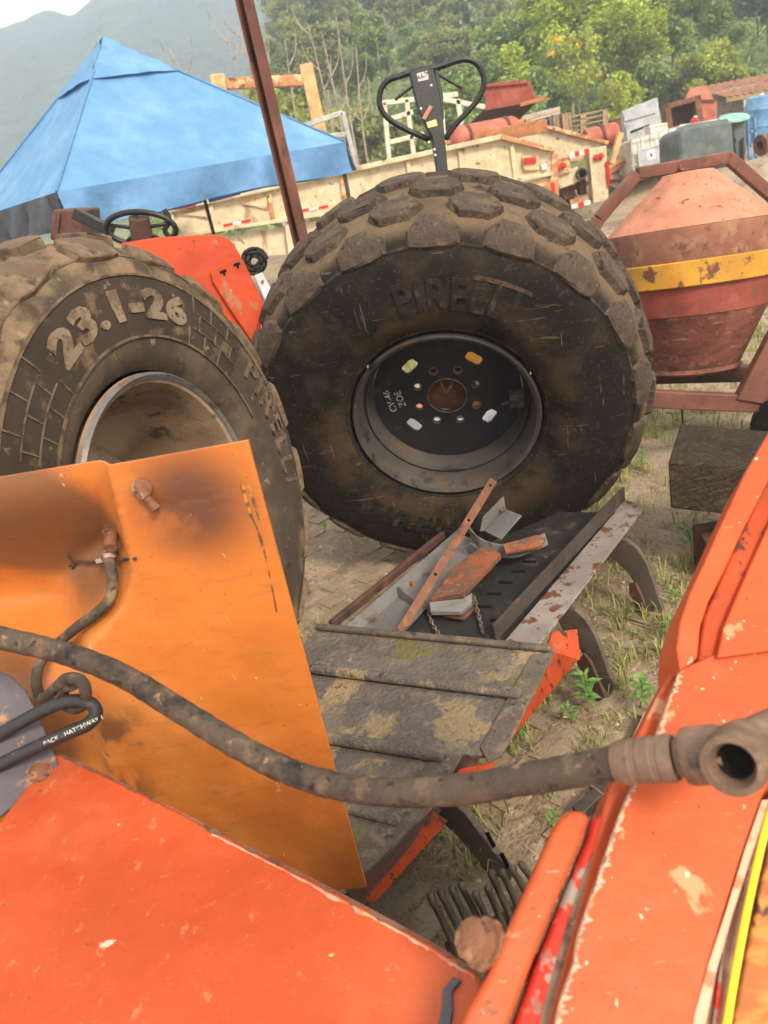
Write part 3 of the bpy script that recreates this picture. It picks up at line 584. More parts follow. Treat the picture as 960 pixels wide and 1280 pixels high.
revolve('sidewall_ridge', [(P1.side(.66)-.004, .655), (P1.side(.66)+.005, .657), (P1.side(.664)+.006, .661), (P1.side(.668)-.004, .666)], 'tyre_line', ty1, 120, True)
# a timber under the left tyre carries it
bl = thing('timber_chock', (C1[0], C1[1], 0), 'timber chock under the dusty left tyre', 'timber'); box('block', (C1[0]-.02, C1[1], .085), (.32, .1, 0), (-.05, .16, 0), (0, 0, .085), 'old_timber', bl, .01)
# ================================================================== ORANGE PLASTIC TANK (left, close)
UPZ = np.array([0, 0, 1.])
NT = unit((-.09, -1, 0)); PT = at(300, 800, 1.02); UT = unit(np.cross([0, 0, 1.], NT)); UT = UT if UT[0] > 0 else -UT
tank = thing('plastic_tank', (-.4, 1.1, .3), 'orange plastic tank with brown stains and drain fitting, before the dusty left tyre', 'tank')
def tuv(x, y): p = onpl(x, y, PT, NT)-PT; return p @ UT, p[2]
A0 = [tuv(*p) for p in ((310, 551), (452, 1086), (430, 1112), (137, 965), (137, 590))]
(uR, zT), (uR2, zB), (uR3, zB2), (uL, zL), (uC, zC) = A0
# front wall as a height field: flat bright panel with a hollow left of a curved crease
crease = spline([(135, 480), (136, 560), (138, 592), (147, 632), (158, 675), (167, 715), (158, 752), (136, 785), (114, 812), (108, 840), (114, 870), (123, 902), (137, 965), (150, 1030), (165, 1110)], 6)
CRu = np.array([tuv(*p) for p in crease]); o_ = np.argsort(CRu[:, 1]); CZ, CU_ = CRu[o_, 1], CRu[o_, 0]
zF0, zF1, zF2 = tuv(160, 690)[1], tuv(120, 800)[1], tuv(116, 880)[1]
uMin, uMax, zlow = uL-.62, uR2+.004, zB2-.0
NU, NZ = 170, 150
def sstep(x): x = min(max(x, 0), 1); return x*x*(3-2*x)
def depth(u, z):
    """how far the wall lies behind the bright panel: a hollow left of the crease, wide fillet at its foot"""
    uc = np.interp(z, CZ, CU_)
    if u >= uc: return 0.0
    dd = float(np.hypot(CRu[:, 0]-u, CRu[:, 1]-z).min())
    soft = sstep((zC-z)/(zC-zF1)) if z > zF1 else sstep((z-zF2)/(zF1-zF2))
    w = .034+.10*soft; x = min(dd/w, 1); x = x*x/(x+.12)*1.12
    return (.030+.150*soft)*(1-(1-x)**2)+min(dd, .5)*(.05+.05*soft)
bm = bmesh.new(); G = []
for j in range(NZ):
    row = []; z = zlow+(zT-zlow)*j/(NZ-1)
    ur = uR+(uR2-uR)*(zT-z)/(zT-zB); 
    if z < zB: ur = uR2
    for i in range(NU):
        t = i/(NU-1); u = uMin+(ur-uMin)*t; zz = z
        row.append(bm.verts.new(PT+UT*u+UPZ*zz-NT*depth(u, zz)))
    G.append(row)
for j in range(NZ-1):
    for i in range(NU-1): bm.faces.new((G[j][i], G[j][i+1], G[j+1][i+1], G[j+1][i]))
loop = G[0][:]+[G[j][-1] for j in range(1, NZ)]+G[-1][-2::-1]+[G[j][0] for j in range(NZ-2, 0, -1)]
cu_, cz_ = (uMin+uR)/2, (zT+zlow)/2
def back(v, dpt, f):
    p = np.array(v.co)-PT; u, z = p @ UT, p[2]; return bm.verts.new(PT+UT*(u+(cu_-u)*f)+UPZ*(z+(cz_-z)*f)-NT*(max(-(p @ NT), 0)*(1-f*1.2)+dpt))
prev = loop
for dpt, f in ((.006, .0), (.014, .008), (.05, .06), (.30, .40)):
    cur = [back(v, dpt, f) for v in loop]
    for a in range(len(loop)): b = (a+1) % len(loop); bm.faces.new((prev[b], prev[a], cur[a], cur[b]))
    prev = cur
cv = bm.verts.new(PT+UT*cu_+UPZ*cz_-NT*.30)
for a in range(len(loop)): bm.faces.new((prev[(a+1) % len(loop)], prev[a], cv))
bmesh.ops.recalc_face_normals(bm, faces=bm.faces)
me = bpy.data.meshes.new('tank_shell'); bm.to_mesh(me); bm.free()
for p in me.polygons: p.use_smooth = True
me.set_sharp_from_angle(angle=math.radians(60))
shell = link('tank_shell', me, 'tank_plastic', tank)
def onwall(x, y, lift=0):
    q = onpl(x, y, PT, NT)
    for _ in range(6):
        p = q-PT; q = onpl(x, y, PT-NT*depth(p @ UT, p[2]), NT)
    return q+NT*lift
# drain fitting, plug, hose tail, black wire
pb = onwall(178, 610)
lathe('plug_washer', [(0, .0), (0, .0150), (.004, .0150), (.006, .010), (.006, 0)], pb, unit(NT+np.array([0, 0, .1])), 'rusty_bolt', tank, 20)
pd = unit(UT*.42-np.array([0, 0, 1])*.8+NT*.25)
V, F = join([lathev([(0, 0), (0, .006), (.014, .006), (.015, .0085), (.023, .0085), (.024, .0055), (.034, .005), (.036, .0075), (.045, .0075), (.047, 0)], pb+NT*.006-pd*.010, pd, 14)]); link('drain_plug', fixn(mesh('drain_plug', V, F)), 'rusty_bolt', tank, .001)
pf = onwall(138, 672, .0)
lathe('hose_fitting', [(-.01, 0), (-.01, .014), (.004, .014), (.005, .010), (.03, .010), (.03, 0)], onwall(140, 664, .003), unit(NT+np.array([.1, 0, -.6])), 'rusty_bolt', tank, 18)
fit_end = onwall(141, 682, .028)
lathe('hose_clamp', [(-.006, .0105), (.006, .0105), (.006, .0125), (-.006, .0125)], onwall(142, 684, .027), unit([.1, -.15, -1]), 'clamp_steel', tank, 20, True)
box('clamp_screw', onwall(136, 687, .036), UT*.008, (0, 0, .0035), NT*.004, 'clamp_steel', tank, .0008)
tube('wire', spline([onwall(88, 706, .004), onwall(98, 701, .006), onwall(125, 699, .012), onwall(150, 696, .012), onwall(171, 696, .006)], 5), .0023, 'hose_rubber', tank, 6)
tube('wire_end', spline([onwall(86, 694, .004), onwall(94, 701, .006), onwall(92, 709, .004)], 4), .0022, 'hose_rubber', tank, 6)
for pts in (((303, 606), (312, 640), (322, 662), (333, 700), (346, 765)), ((311, 606), (324, 650))):
    P = [onwall(x, y, .0006) for x, y in pts]; V, F = [], []
    sp_ = spline(P, 6); 
    for i, p in enumerate(sp_):
        w = .0032*(.5+random.random()*.7)*(1-i/len(sp_)*.6); V += [p-UT*w, p+UT*w]
    F = [[2*i, 2*i+1, 2*i+3, 2*i+2] for i in range(len(sp_)-1)]; link('scrape_mark', mesh('scrape_mark', V, F), 'scratch_dark', shell)
th_ = [onwall(142, 686, .026), onwall(149, 712, .03), onwall(146, 735, .034), onwall(130, 752, .036), onwall(108, 768, .036), onwall(80, 792, .035), onwall(60, 815, .03), onwall(55, 840, .03), onwall(64, 856, .034)]
fh = thing('drain_hose', th_[0], 'thin dusty rubber hose hanging knotted from the drain fitting of the orange tank', 'hose')
lo = [dep(72, 858, 1.12), dep(84, 848, 1.10), dep(100, 850, 1.09), dep(107, 864, 1.09), dep(104, 880, 1.11), dep(92, 886, 1.13), dep(80, 878, 1.13), dep(80, 862, 1.12), dep(92, 856, 1.10)]
tube('hose', np.vstack([spline(th_+lo, 7)]), .0085, 'hose_dusty', fh, 12)
kl = thing('black_rubber_hose', dep(60, 930, .95), 'clean black rubber hose with white print, looped through the knotted thin hose', 'hose')
klp = [dep(-30, 935, 1.10), dep(10, 912, 1.10), dep(44, 893, 1.10), dep(72, 880, 1.10), dep(95, 876, 1.10), dep(114, 880, 1.10), dep(120, 892, 1.10), dep(110, 905, 1.10), dep(90, 914, 1.095), dep(62, 926, 1.09), dep(20, 946, 1.085), dep(-30, 970, 1.08)]
tube('hose', spline(klp, 8), .0098, 'hose_clean', kl, 14)
me = text_mesh('PACK - HATCHWAY 1', .009, .0002); base = dep(93, 913, .935)
dx_ = unit(dep(112, 903, 1.085)-dep(64, 925, 1.08)); dz_ = unit(-ray(90, 910)); dy_ = np.cross(dz_, dx_); dz_ = np.cross(dx_, dy_)
me.transform(frame_matrix(dep(92, 913, 1.083), dx_, dy_, dz_)); link('hose_print', me, 'chalk', kl)
# ================================================================== BIG HYDRAULIC HOSE
hp = [(-60, 778, .97), (0, 797, .96), (75, 815, .945), (150, 843, .93), (225, 888, .91), (300, 934, .885), (365, 966, .86), (430, 984, .83), (510, 991, .795), (585, 986, .76), (650, 975, .725), (720, 963, .695), (775, 953, .67)]
HP = np.array([dep(*p) for p in hp]); hh = thing('hydraulic_hose', HP[6], 'thick muddy hydraulic hose arching before the tank, elbow fitting at its right end', 'hose')
sp_ = spline(HP, 10); tube('hose_body', sp_, np.linspace(.0142, .0152, len(sp_))+.0004*rng.standard_normal(len(sp_)), 'hose_rubber', hh, 24)
hd = unit(dep(845, 947, .645)-dep(775, 953, .67)); fo = dep(775, 953, .67)
lathe('ferrule', [(-.004, .0), (-.004, .0170), (.002, .0188), (.012, .0192), (.013, .0184), (.018, .0184), (.019, .0193), (.030, .0196), (.031, .0188), (.036, .0188), (.037, .0197), (.045, .0198), (.048, .0185), (.048, 0)], fo, hd, 'fitting', hh, 28)
lathe('swivel_nut', [(.050, 0), (.050, .0165), (.055, .0170), (.056, .0225), (.060, .0240), (.084, .0245), (.088, .0225), (.089, .0)], fo, hd, 'fitting', hh, 12, smooth=False)
e0, e1, e2 = fo+hd*.086, dep(918, 936, .625), dep(990, 905, .63)
V, F = join([tubev(spline([e0, (e0+e1)/2, e1, (e1+e2)/2, e2], 6), [.0185]*25, 20)])
link('elbow', mesh('elbow', V, F, True), 'fitting', hh)
pa = unit(-ray(915, 960)*.9-CR*.22-CU*.34); po = dep(928, 938, .622)
lathe('port', [(-.02, .021), (.0, .0240), (.034, .0250), (.041, .0238), (.042, .0180), (.039, .0165), (.028, .0140), (.0235, .009), (.0225, .005), (.0215, .0)], po, pa, 'fitting', hh, 30)
lathe('port_bore', [(.0225, .0052), (.0236, .0084), (.0285, .0139), (.029, .0137), (.0242, .0086), (.0232, .005), (.0232, .0)], po, pa, 'bore_dark', hh, 24)
# ================================================================== ORANGE HOOD (lower left)
HZ = .955; HN = UPZ; HP0 = np.array([0, 0, HZ])
hood = thing('machine_hood', (-.3, .6, HZ), 'flat chipped orange machine cover filling the lower left corner', 'machine cover')
prism('cover_panel', [gz(x, y, HZ) for x, y in ((66, 936), (150, 976), (270, 1036), (400, 1102), (520, 1166), (575, 1196), (600, 1216), (604, 1240), (560, 1420), (-300, 1420), (-300, 1120), (-4, 1030))], (0, 0, -.14), 'orange_hood', hood, .006, 3)
hb = np.array([gz(x, y, HZ-.14) for x, y in ((60, 960), (270, 1050), (520, 1180), (585, 1225), (560, 1420), (-300, 1420), (-300, 1120), (-4, 1050))]); hc = hb.mean(0)
prism('unseen_machine_body', hc+(hb-hc)*.94, (0, 0, -.74), 'dark_steel', hood, .01)  # unseen machine mass, added to darken the ground around the rake
def worn_edge(name, P, inward, w, mat_, par, up, seed):
    r_ = np.random.default_rng(seed); sp2 = spline(P, 24); V = []
    for i, p in enumerate(sp2):
        k_ = w*(.25+1.1*abs(float(fbm(np.array(i*.35), np.array(seed*1.7), 3, seed))*2)); V += [p+up*.0006, p+up*.0006+inward*k_]
    return link(name, mesh(name, V, [[2*i, 2*i+1, 2*i+3, 2*i+2] for i in range(len(sp2)-1)]), mat_, par)
eP = [gz(x, y, HZ) for x, y in ((68, 938), (150, 977), (270, 1037), (400, 1103), (520, 1167), (598, 1214))]
worn_edge('worn_edge', eP, unit(np.array([-.6, -.8, 0])), .005, 'rust', hood, UPZ, 3)
worn_edge('worn_edge', [p+np.array([-.004, -.005, 0]) for p in eP[2:]], unit(np.array([-.6, -.8, 0])), .004, 'peeled_edge', hood, UPZ, 8)
hk = [gz(x, y, HZ+.004) for x, y in ((543, 1300), (551, 1260), (553, 1236), (566, 1220), (577, 1224), (572, 1230), (565, 1238), (566, 1262), (560, 1300))]
prism('latch_hook', hk, (0, 0, -.010), 'grey_bracket', hood, .0012)
bp0 = gz(66, 962, HZ); bn = unit(-ray(30, 930)*.9+np.array([.25, 0, .35]))
br = slab('bracket', [(-60, 800), (0, 838), (16, 846), (32, 862), (44, 885), (56, 912), (66, 936), (74, 956), (66, 968), (38, 992), (0, 1022), (-60, 1072)], bp0, bn, .010, 'grey_bracket', hood, .002)
pb_ = onpl(50, 966, bp0, bn)
lathe('bracket_bolt', [(-.004, 0), (-.004, .0165), (.003, .0165), (.004, .0145), (.010, .0125), (.013, .006), (.0135, 0)], pb_, bn, 'rusty_bolt', br, 18)
# ================================================================== ORANGE BOOM (right, close)
A_ = dep(690, 1285, .60); B_ = dep(868, 1285, .60); C_ = dep(848, 838, .775)
BN = unit(np.cross(B_-A_, C_-A_)); BN = BN if BN @ (CO-A_) > 0 else -BN
boom = thing('loader_boom', A_, 'thick chipped orange loader boom rising along the right edge past the hose fitting', 'machine arm')
edge_l = [(690, 1300), (700, 1250), (716, 1205), (722, 1170), (742, 1110), (756, 1070), (776, 1014), (800, 960), (820, 918), (840, 862), (850, 836)]
main = edge_l+[(900, 815), (1010, 770), (1010, 900), (972, 955), (951, 1000), (930, 1060), (905, 1140), (884, 1210), (862, 1300), (840, 1380), (668, 1380)]
slab('face_plate', main, A_, BN, .016, 'orange_boom', boom, .0015, .0)
slab('peeled_paint', [(868, 1270), (886, 1205), (908, 1138), (932, 1060), (953, 1000), (962, 1000), (941, 1064), (916, 1142), (896, 1212), (878, 1300), (860, 1330)], A_, BN, .0016, 'peeled_edge', boom, 0, .0015)
slab('lower_web', [(650, 1400), (760, 990), (840, 836), (1030, 760), (1030, 1400)], A_, BN, .05, 'orange_boom', boom, .003, -.018)
bb_ = np.array([onpl(x, y, A_-BN*.068, BN) for x, y in ((700, 1400), (790, 990), (870, 836), (1030, 760), (1030, 1400))])
prism('boom_shade_block', bb_, (0, 0, -.93), 'dark_steel', boom, .01)  # unseen block below the boom, added to shade the rake
worn_edge('worn_edge', [onpl(x, y, A_, BN) for x, y in edge_l[::-1]], unit(B_-A_), .007, 'peeled_edge', boom, BN, 5)
worn_edge('worn_edge', [onpl(x-1, y, A_, BN) for x, y in edge_l[::-1]], unit(B_-A_), .003, 'dirt_strip', boom, BN*1.6, 6)
# upper section: raised lip, groove, back plate
slab('upper_lip', [(850, 838), (846, 810), (850, 778), (862, 742), (882, 700), (905, 648), (932, 590), (968, 528), (990, 545), (956, 610), (930, 660), (906, 712), (886, 752), (876, 782), (872, 822)], A_, BN, .07, 'orange_boom', boom, .0022, .012)
slab('upper_groove', [(872, 826), (880, 770), (915, 690), (950, 615), (1010, 520), (1030, 560), (980, 640), (930, 740), (902, 822)], A_, BN, .05, 'orange_skirt', boom, .003, -.004)
slab('upper_plate', [(896, 822), (905, 782), (925, 735), (958, 662), (1010, 560), (1060, 560), (1060, 800)], A_, BN, .05, 'orange_boom', boom, .002, .006)
fl = [(570, 1300), (585, 1262), (610, 1220), (640, 1152), (668, 1090), (690, 1040), (700, 1022), (712, 1013), (726, 1012), (738, 1020), (730, 1045), (712, 1088), (690, 1140), (665, 1205), (636, 1280), (620, 1330), (560, 1330)]
slab('side_flange', fl, A_, BN, .03, 'orange_boom', boom, .004, -.010)
slab('flange_step', [(640, 1290), (668, 1212), (694, 1146), (716, 1092), (735, 1046), (741, 1020), (762, 1016), (782, 1024), (758, 1070), (740, 1120), (722, 1176), (716, 1206), (700, 1256), (690, 1330), (630, 1330)], A_, BN, .03, 'red_strip', boom, .004, -.020)
slab('dirt_line', [(690, 1300), (698, 1250), (714, 1204), (720, 1170), (741, 1108), (756, 1064), (746, 1052), (728, 1098), (710, 1152), (694, 1206), (678, 1262), (668, 1330)], A_, BN, .004, 'dirt_strip', boom, .001, -.0185)
slab('rust_side', [(862, 1300), (882, 1222), (906, 1146), (932, 1066), (956, 1000), (1030, 900), (1030, 1400), (850, 1400)], A_, BN, .03, 'brown_strip', boom, .002, -.010)
slab('rusty_edge_plate', [(908, 1330), (918, 1270), (930, 1210), (946, 1130), (962, 1060), (1000, 960), (1040, 960), (1040, 1400)], A_, BN, .03, 'rust_edge', boom, .002, -.004)
slab('red_sliver', [(884, 1330), (892, 1270), (899, 1215), (904, 1190), (902, 1230), (899, 1330)], A_, BN, .006, 'red_strip', boom, .001, -.006)
yp = [onpl(x, y, A_, BN)+BN*.003 for x, y in ((890, 1400), (900, 1330), (907, 1280), (916, 1225), (930, 1150), (945, 1080), (960, 1020), (985, 940), (1010, 880))]
yh = thing('yellow_rope', yp[2], 'bright yellow cord lying along the rusty edge of the boom', 'cord'); tube('cord', spline(yp, 6), .0030, 'yellow_hose', yh, 10)
bt = dep(600, 1178, .655); ba = unit(-ray(600, 1178)*.45-CR*.75+CU*.35)
pin = thing('rusty_pin', bt, 'blurred rusty bolt head sticking out beside the boom flange', 'bolt')
lathe('pin_head', [(-.06, 0), (-.06, .014), (-.010, .014), (-.010, .0215), (-.005, .0222), (-.002, .0215), (-.002, .0175), (.012, .0178), (.016, .0150), (.018, .010), (.0185, 0)], bt, ba, 'rusty_bolt', pin, 10)
# ================================================================== STEEL IMPLEMENT ON THE GROUND
DZ = .325
imp = thing('tillage_implement', (.1, 1.7, 0), 'low dirt-caked steel implement with ribbed deck, orange skirt and curved tines on the ground', 'farm implement')
dk = [(398, 786), (520, 796), (610, 805), (693, 814), (668, 864), (626, 944), (575, 943), (540, 1006), (486, 1062), (433, 1112), (300, 1170), (250, 1000), (330, 850)]
DP0 = np.array([0, 0, DZ]); UPZ = np.array([0, 0, 1.])
prism('deck_plate', [gz(x, y, DZ) for x, y in dk], (0, 0, -.012), 'deck_steel', imp, .003)
du = np.array([gz(x, y, DZ-.014) for x, y in dk]); dc = du.mean(0); prism('deck_shade_box', dc+(du-dc)*.66+np.array([-.07, .02, 0]), (0, 0, -.24), 'dark_rust', imp, .01)  # box added out of sight below the deck to deepen the dark there
def strip(name, a, b, w, h, mat, zoff=0.0, bev=.006):
    P, Q = gz(*a, DZ), gz(*b, DZ); return bar(name, P+UPZ*(h/2+zoff), Q+UPZ*(h/2+zoff), w, h, mat, imp, bevel=bev)
strip('rib', (388, 840), (652, 872), .036, .024, 'deck_steel', .0005, .011)
strip('rib', (404, 926), (556, 950), .036, .024, 'deck_steel', .0007, .010)
strip('rib', (425, 1010), (500, 1030), .028, .014, 'deck_steel', .0007, .010)
strip('back_lip', (396, 786), (690, 814), .026, .015, 'deck_lip', .0010, .005)
lipw = [(693, 814), (626, 944), (610, 952), (600, 934), (664, 818)]
prism('side_lip', [gz(x, y, DZ+.006) for x, y in lipw], (0, 0, -.006), 'deck_lip', imp, .002)
prism('side_lip', [gz(x, y, DZ+.0055) for x, y in ((578, 944), (540, 1006), (486, 1062), (433, 1112), (428, 1080), (470, 1030), (536, 952))], (0, 0, -.006), 'deck_lip', imp, .002)
def at_z(x, y, z): return gz(x, y, z)
def quadp(name, pts, t, mat, bev=.002): # polygon through explicit points, thickened along its own normal
    P = np.array(pts); nn = unit(np.cross(P[1]-P[0], P[2]-P[0])); nn = nn if nn @ (CO-P[0]) > 0 else -nn
    return prism(name, P, -nn*t, mat, imp, bev)
quadp('skirt_panel', [at_z(692, 814, DZ-.006), at_z(724, 824, .22), at_z(640, 922, .22), at_z(628, 944, DZ-.006)], .008, 'orange_skirt')
quadp('skirt_panel', [at_z(690, 790, DZ-.02), at_z(722, 786, .25), at_z(726, 824, .22), at_z(676, 836, DZ-.04)], .008, 'orange_skirt')
quadp('skirt_panel', [at_z(575, 962, DZ-.012), at_z(620, 952, .27), at_z(616, 962, .26), at_z(566, 975, DZ-.03)], .006, 'orange_skirt')
quadp('skirt_panel', [at_z(538, 1012, DZ-.01), at_z(560, 1026, .24), at_z(470, 1128, .22), at_z(440, 1124, DZ-.06)], .008, 'orange_skirt')
quadp('dark_edge', [at_z(545, 1002, DZ-.004), at_z(552, 1014, DZ-.05), at_z(446, 1136, DZ-.06), at_z(432, 1110, DZ-.004)], .006, 'dark_rust')
# angle beam (right) and channel edge (left)
quadp('angle_top', [at_z(782, 624, .335), at_z(806, 633, .335), at_z(672, 808, .335), at_z(630, 802, .335)], .010, 'beam_steel', .002)
bt0, bt1 = at_z(783, 625, .338), at_z(622, 802, .338)
dirb = unit(bt1-bt0); outb = unit(np.cross(dirb, UPZ)); outb = outb if outb[0] < 0 else -outb
prism('angle_web', [bt0+outb*.004, bt1+outb*.004, bt1+outb*.004+UPZ*.055-dirb*.0, bt0+outb*.004+UPZ*.055], outb*.010, 'dark_steel', imp, .0015)
b0, b1 = at_z(425, 783, .32), at_z(560, 676, .30)
bar('edge_bar', b0+np.array([-.03, .02, 0]), b1+np.array([-.01, .06, 0]), .02, .03, 'dark_rust', imp, bevel=.003)
fl_ = [at_z(x, y, .285) for x, y in ((590, 800), (646, 800), (776, 640), (700, 640), (560, 700), (470, 790))]
belt = prism('rubber_mat', fl_, (0, 0, -.014), 'belt_rubber', imp, .002)
for (x, y) in ((662, 702), (632, 728), (618, 742), (648, 714), (606, 758), (622, 775)):
    c = at_z(x, y, .287); bar('mat_slot', c-np.array([.022, -.01, 0]), c+np.array([.022, -.01, 0]), .012, .004, 'bore_dark', belt)
# tines: thick curved plates under the beam
def tine(pxo, base, side, t=.02):
    nn = unit((-.66, -.75, .0)); return slab('tine', pxo, np.asarray(base), nn, t, 'tine_steel', imp, .003)
tb = gz(818, 770)
tine([(758, 682), (771, 673), (784, 676), (797, 686), (808, 704), (817, 728), (824, 750), (829, 764), (820, 772), (811, 774), (805, 757), (797, 737), (786, 718), (772, 704), (760, 694)], tb, 1)
slab('tine_shoe', [(786, 730), (794, 729), (801, 744), (808, 764), (812, 776), (804, 774), (795, 760), (786, 742)], tb+np.array([-.045, -.01, 0]), (-.8, -.6, .1), .012, 'dark_rust', imp, .002)
tb = gz(757, 868)
tine([(695, 772), (706, 762), (718, 762), (731, 774), (743, 793), (752, 816), (760, 840), (769, 858), (762, 870), (752, 866), (742, 848), (733, 826), (722, 808), (706, 794)], tb, 1)
slab('tine_shoe', [(720, 828), (729, 817), (738, 828), (748, 852), (756, 872), (748, 877), (738, 858), (727, 842)], tb+np.array([-.05, -.01, 0]), (-.8, -.6, .1), .012, 'dark_rust', imp, .002)
tb = gz(630, 1095)
tine([(536, 1010), (552, 1002), (566, 1004), (582, 1018), (598, 1040), (614, 1062), (628, 1078), (640, 1092), (636, 1108), (622, 1102), (606, 1088), (590, 1068), (572, 1046), (550, 1026)], tb, 1)
for k, (x, y) in enumerate(((612, 1052), (630, 1078))):
    slab('tine_slot', [(x-6, y-10), (x-2, y-11), (x+7, y+6), (x+4, y+9)], tb, (-.66, -.75, 0), .004, 'bore_dark', imp, 0, .0025)
# grey channel and loose steel lying on the implement
ch = thing('grey_channel', at_z(520, 740, .30), 'grey primed steel channel with rusty bolts lying along the left of the implement', 'steel channel')
def qp(name, pts, t, mat, parent, bev=.0015):
    P = np.array(pts); nn = unit(np.cross(P[1]-P[0], P[2]-P[0])); nn = nn if nn @ (CO-P[0]) > 0 else -nn
    return prism(name, P, -nn*t, mat, parent, bev)
qp('channel_floor', [at_z(440, 790, .300), at_z(500, 795, .300), at_z(606, 678, .300), at_z(575, 668, .300)], .006, 'grey_primer', ch)
qp('channel_wall', [at_z(432, 783, .335), at_z(448, 790, .300), at_z(584, 672, .300), at_z(572, 662, .335)], .006, 'grey_primer', ch)
qp('divider', [at_z(497, 733, .330), at_z(517, 750, .330), at_z(516, 758, .300), at_z(494, 745, .300)], .008, 'grey_primer', ch)
qp('divider', [at_z(586, 678, .335), at_z(608, 694, .330), at_z(606, 702, .300), at_z(584, 690, .300)], .010, 'grey_primer', ch)
for x, y in ((468, 768), (516, 731)):
    lathe('channel_bolt', [(0, 0), (0, .013), (.009, .012), (.013, .006), (.013, 0)], at_z(x, y, .301), UPZ, 'rusty_bolt', ch, 6, smooth=False)
fb = thing('flat_bar', at_z(505, 785, .34), 'long rusty flat bar leaning from the channel up against the tyre', 'steel bar')
f0, f1 = at_z(500, 790, .325), at(617, 600, 2.62)
fd = unit(f1-f0); fs = unit(np.cross(fd, -ray(555, 690)))
V, F = boxv((f0+f1)/2, fd*np.linalg.norm(f1-f0)/2, fs*.0150, np.cross(fd, fs)*.0035); me = fixn(mesh('bar', V, F)); barob = link('bar', me, 'rust', fb, .0012)
fn_ = np.cross(fd, fs); fn_ = fn_ if fn_ @ (CO-f0) > 0 else -fn_
for t in (.045, .30, .66): lathe('bar_hole', [(.0042, 0), (.0042, .0062), (.003, .0062), (.003, 0)], f1-fd*t*np.linalg.norm(f1-f0), fn_, 'bore_dark', barob, 12)
wb = thing('worn_blade', at_z(580, 720, .35), 'worn orange blade bar with grey beaten end, lying beside the rusty flat bar', 'steel blade')
qp('blade', [at_z(538, 748, .352), at_z(580, 740, .352), at_z(626, 692, .362), at_z(606, 680, .362), at_z(570, 706, .356)], .022, 'orange_worn', wb)
qp('blade_end', [at_z(536, 752, .350), at_z(578, 748, .352), at_z(590, 740, .345), at_z(590, 752, .335), at_z(576, 764, .33), at_z(538, 764, .33)], .016, 'grey_primer', wb, .003)
qp('blade_under', [at_z(552, 768, .315), at_z(586, 756, .315), at_z(592, 748, .32), at_z(594, 760, .305), at_z(580, 774, .30)], .014, 'dark_rust', wb, .003)
yb = thing('curved_bracket', at_z(610, 670, .40), 'grey curved bracket with an orange pad, bent to the right below the rim', 'bracket')
P = [at_z(x, y, z) for x, y, z in ((588, 670, .385), (600, 684, .36), (618, 692, .345), (640, 694, .345), (662, 688, .355), (684, 678, .37))]
sp_ = spline(P, 5); V, F = [], []
for i, p in enumerate(sp_):
    w = .050-.014*i/len(sp_); q = UPZ*w*.8+np.array([-.004, .012, 0]); V += [p-q*.3, p+q, p+q+np.array([.004, .009, 0]), p-q*.3+np.array([.004, .009, 0])]
m_ = len(sp_)
for i in range(m_-1):
    for j in range(4): F.append([4*i+j, 4*i+(j+1) % 4, 4*i+4+(j+1) % 4, 4*i+4+j])
F += [[0, 1, 2, 3], [4*m_-4, 4*m_-3, 4*m_-2, 4*m_-1]]
link('curved_plate', fixn(mesh('curved_plate', V, F)), 'grey_primer', yb, .001)
qp('orange_pad', [at_z(628, 680, .392), at_z(672, 668, .402), at_z(682, 672, .400), at_z(676, 682, .386), at_z(632, 690, .380)], .012, 'orange_worn', yb, .002)
gf = thing('grey_angle_offcut', at(625, 650, 2.6), 'grey folded angle offcut standing against the tyre behind the flat bar', 'steel angle')
qp('fin', [at(600, 664, 2.50), at(604, 646, 2.52), at(630, 620, 2.56), at(632, 636, 2.56), at(610, 664, 2.52)], .005, 'grey_primer', gf)
qp('ledge', [at(606, 664, 2.50), at(632, 636, 2.54), at(652, 644, 2.47), at(626, 674, 2.42)], .005, 'grey_primer', gf)
lathe('offcut_bolt', [(0, 0), (0, .009), (.008, .008), (.008, 0)], at(630, 636, 2.53), unit((-.5, -.6, .5)), 'rusty_bolt', gf, 6, smooth=False)
def chain(pts, label):
    P = spline(pts, 12); d = np.concatenate([[0], np.cumsum(np.linalg.norm(np.diff(P, axis=0), axis=1))]); n = max(3, int(d[-1]/.016)); t = thing('chain', P[0], label, 'chain', 'short chains on the implement')
    for i in range(n):
        s = (i+.5)/n*d[-1]; c = np.array([np.interp(s, d, P[:, k]) for k in range(3)]); c2 = np.array([np.interp(min(s+.004, d[-1]), d, P[:, k]) for k in range(3)]); x = unit(c2-c+1e-6); y = unit(np.cross(x, [.3, .7, .2])); z = np.cross(x, y)
        if i % 2: y, z = z, y
        L = [c+x*.0105*math.cos(a)+y*.0058*math.sin(a) for a in np.linspace(0, 2*math.pi, 10, endpoint=False)]
        tube('link', L, .0021, 'chain_steel', t, 6, True)
chain([at_z(531, 750, .33), at_z(536, 764, .31), at_z(540, 778, .30), at_z(548, 792, .30)], 'left short chain hanging from the worn blade end')
chain([at_z(592, 745, .33), at_z(596, 760, .31), at_z(600, 776, .30), at_z(604, 792, .30)], 'right short chain beside the worn blade end')
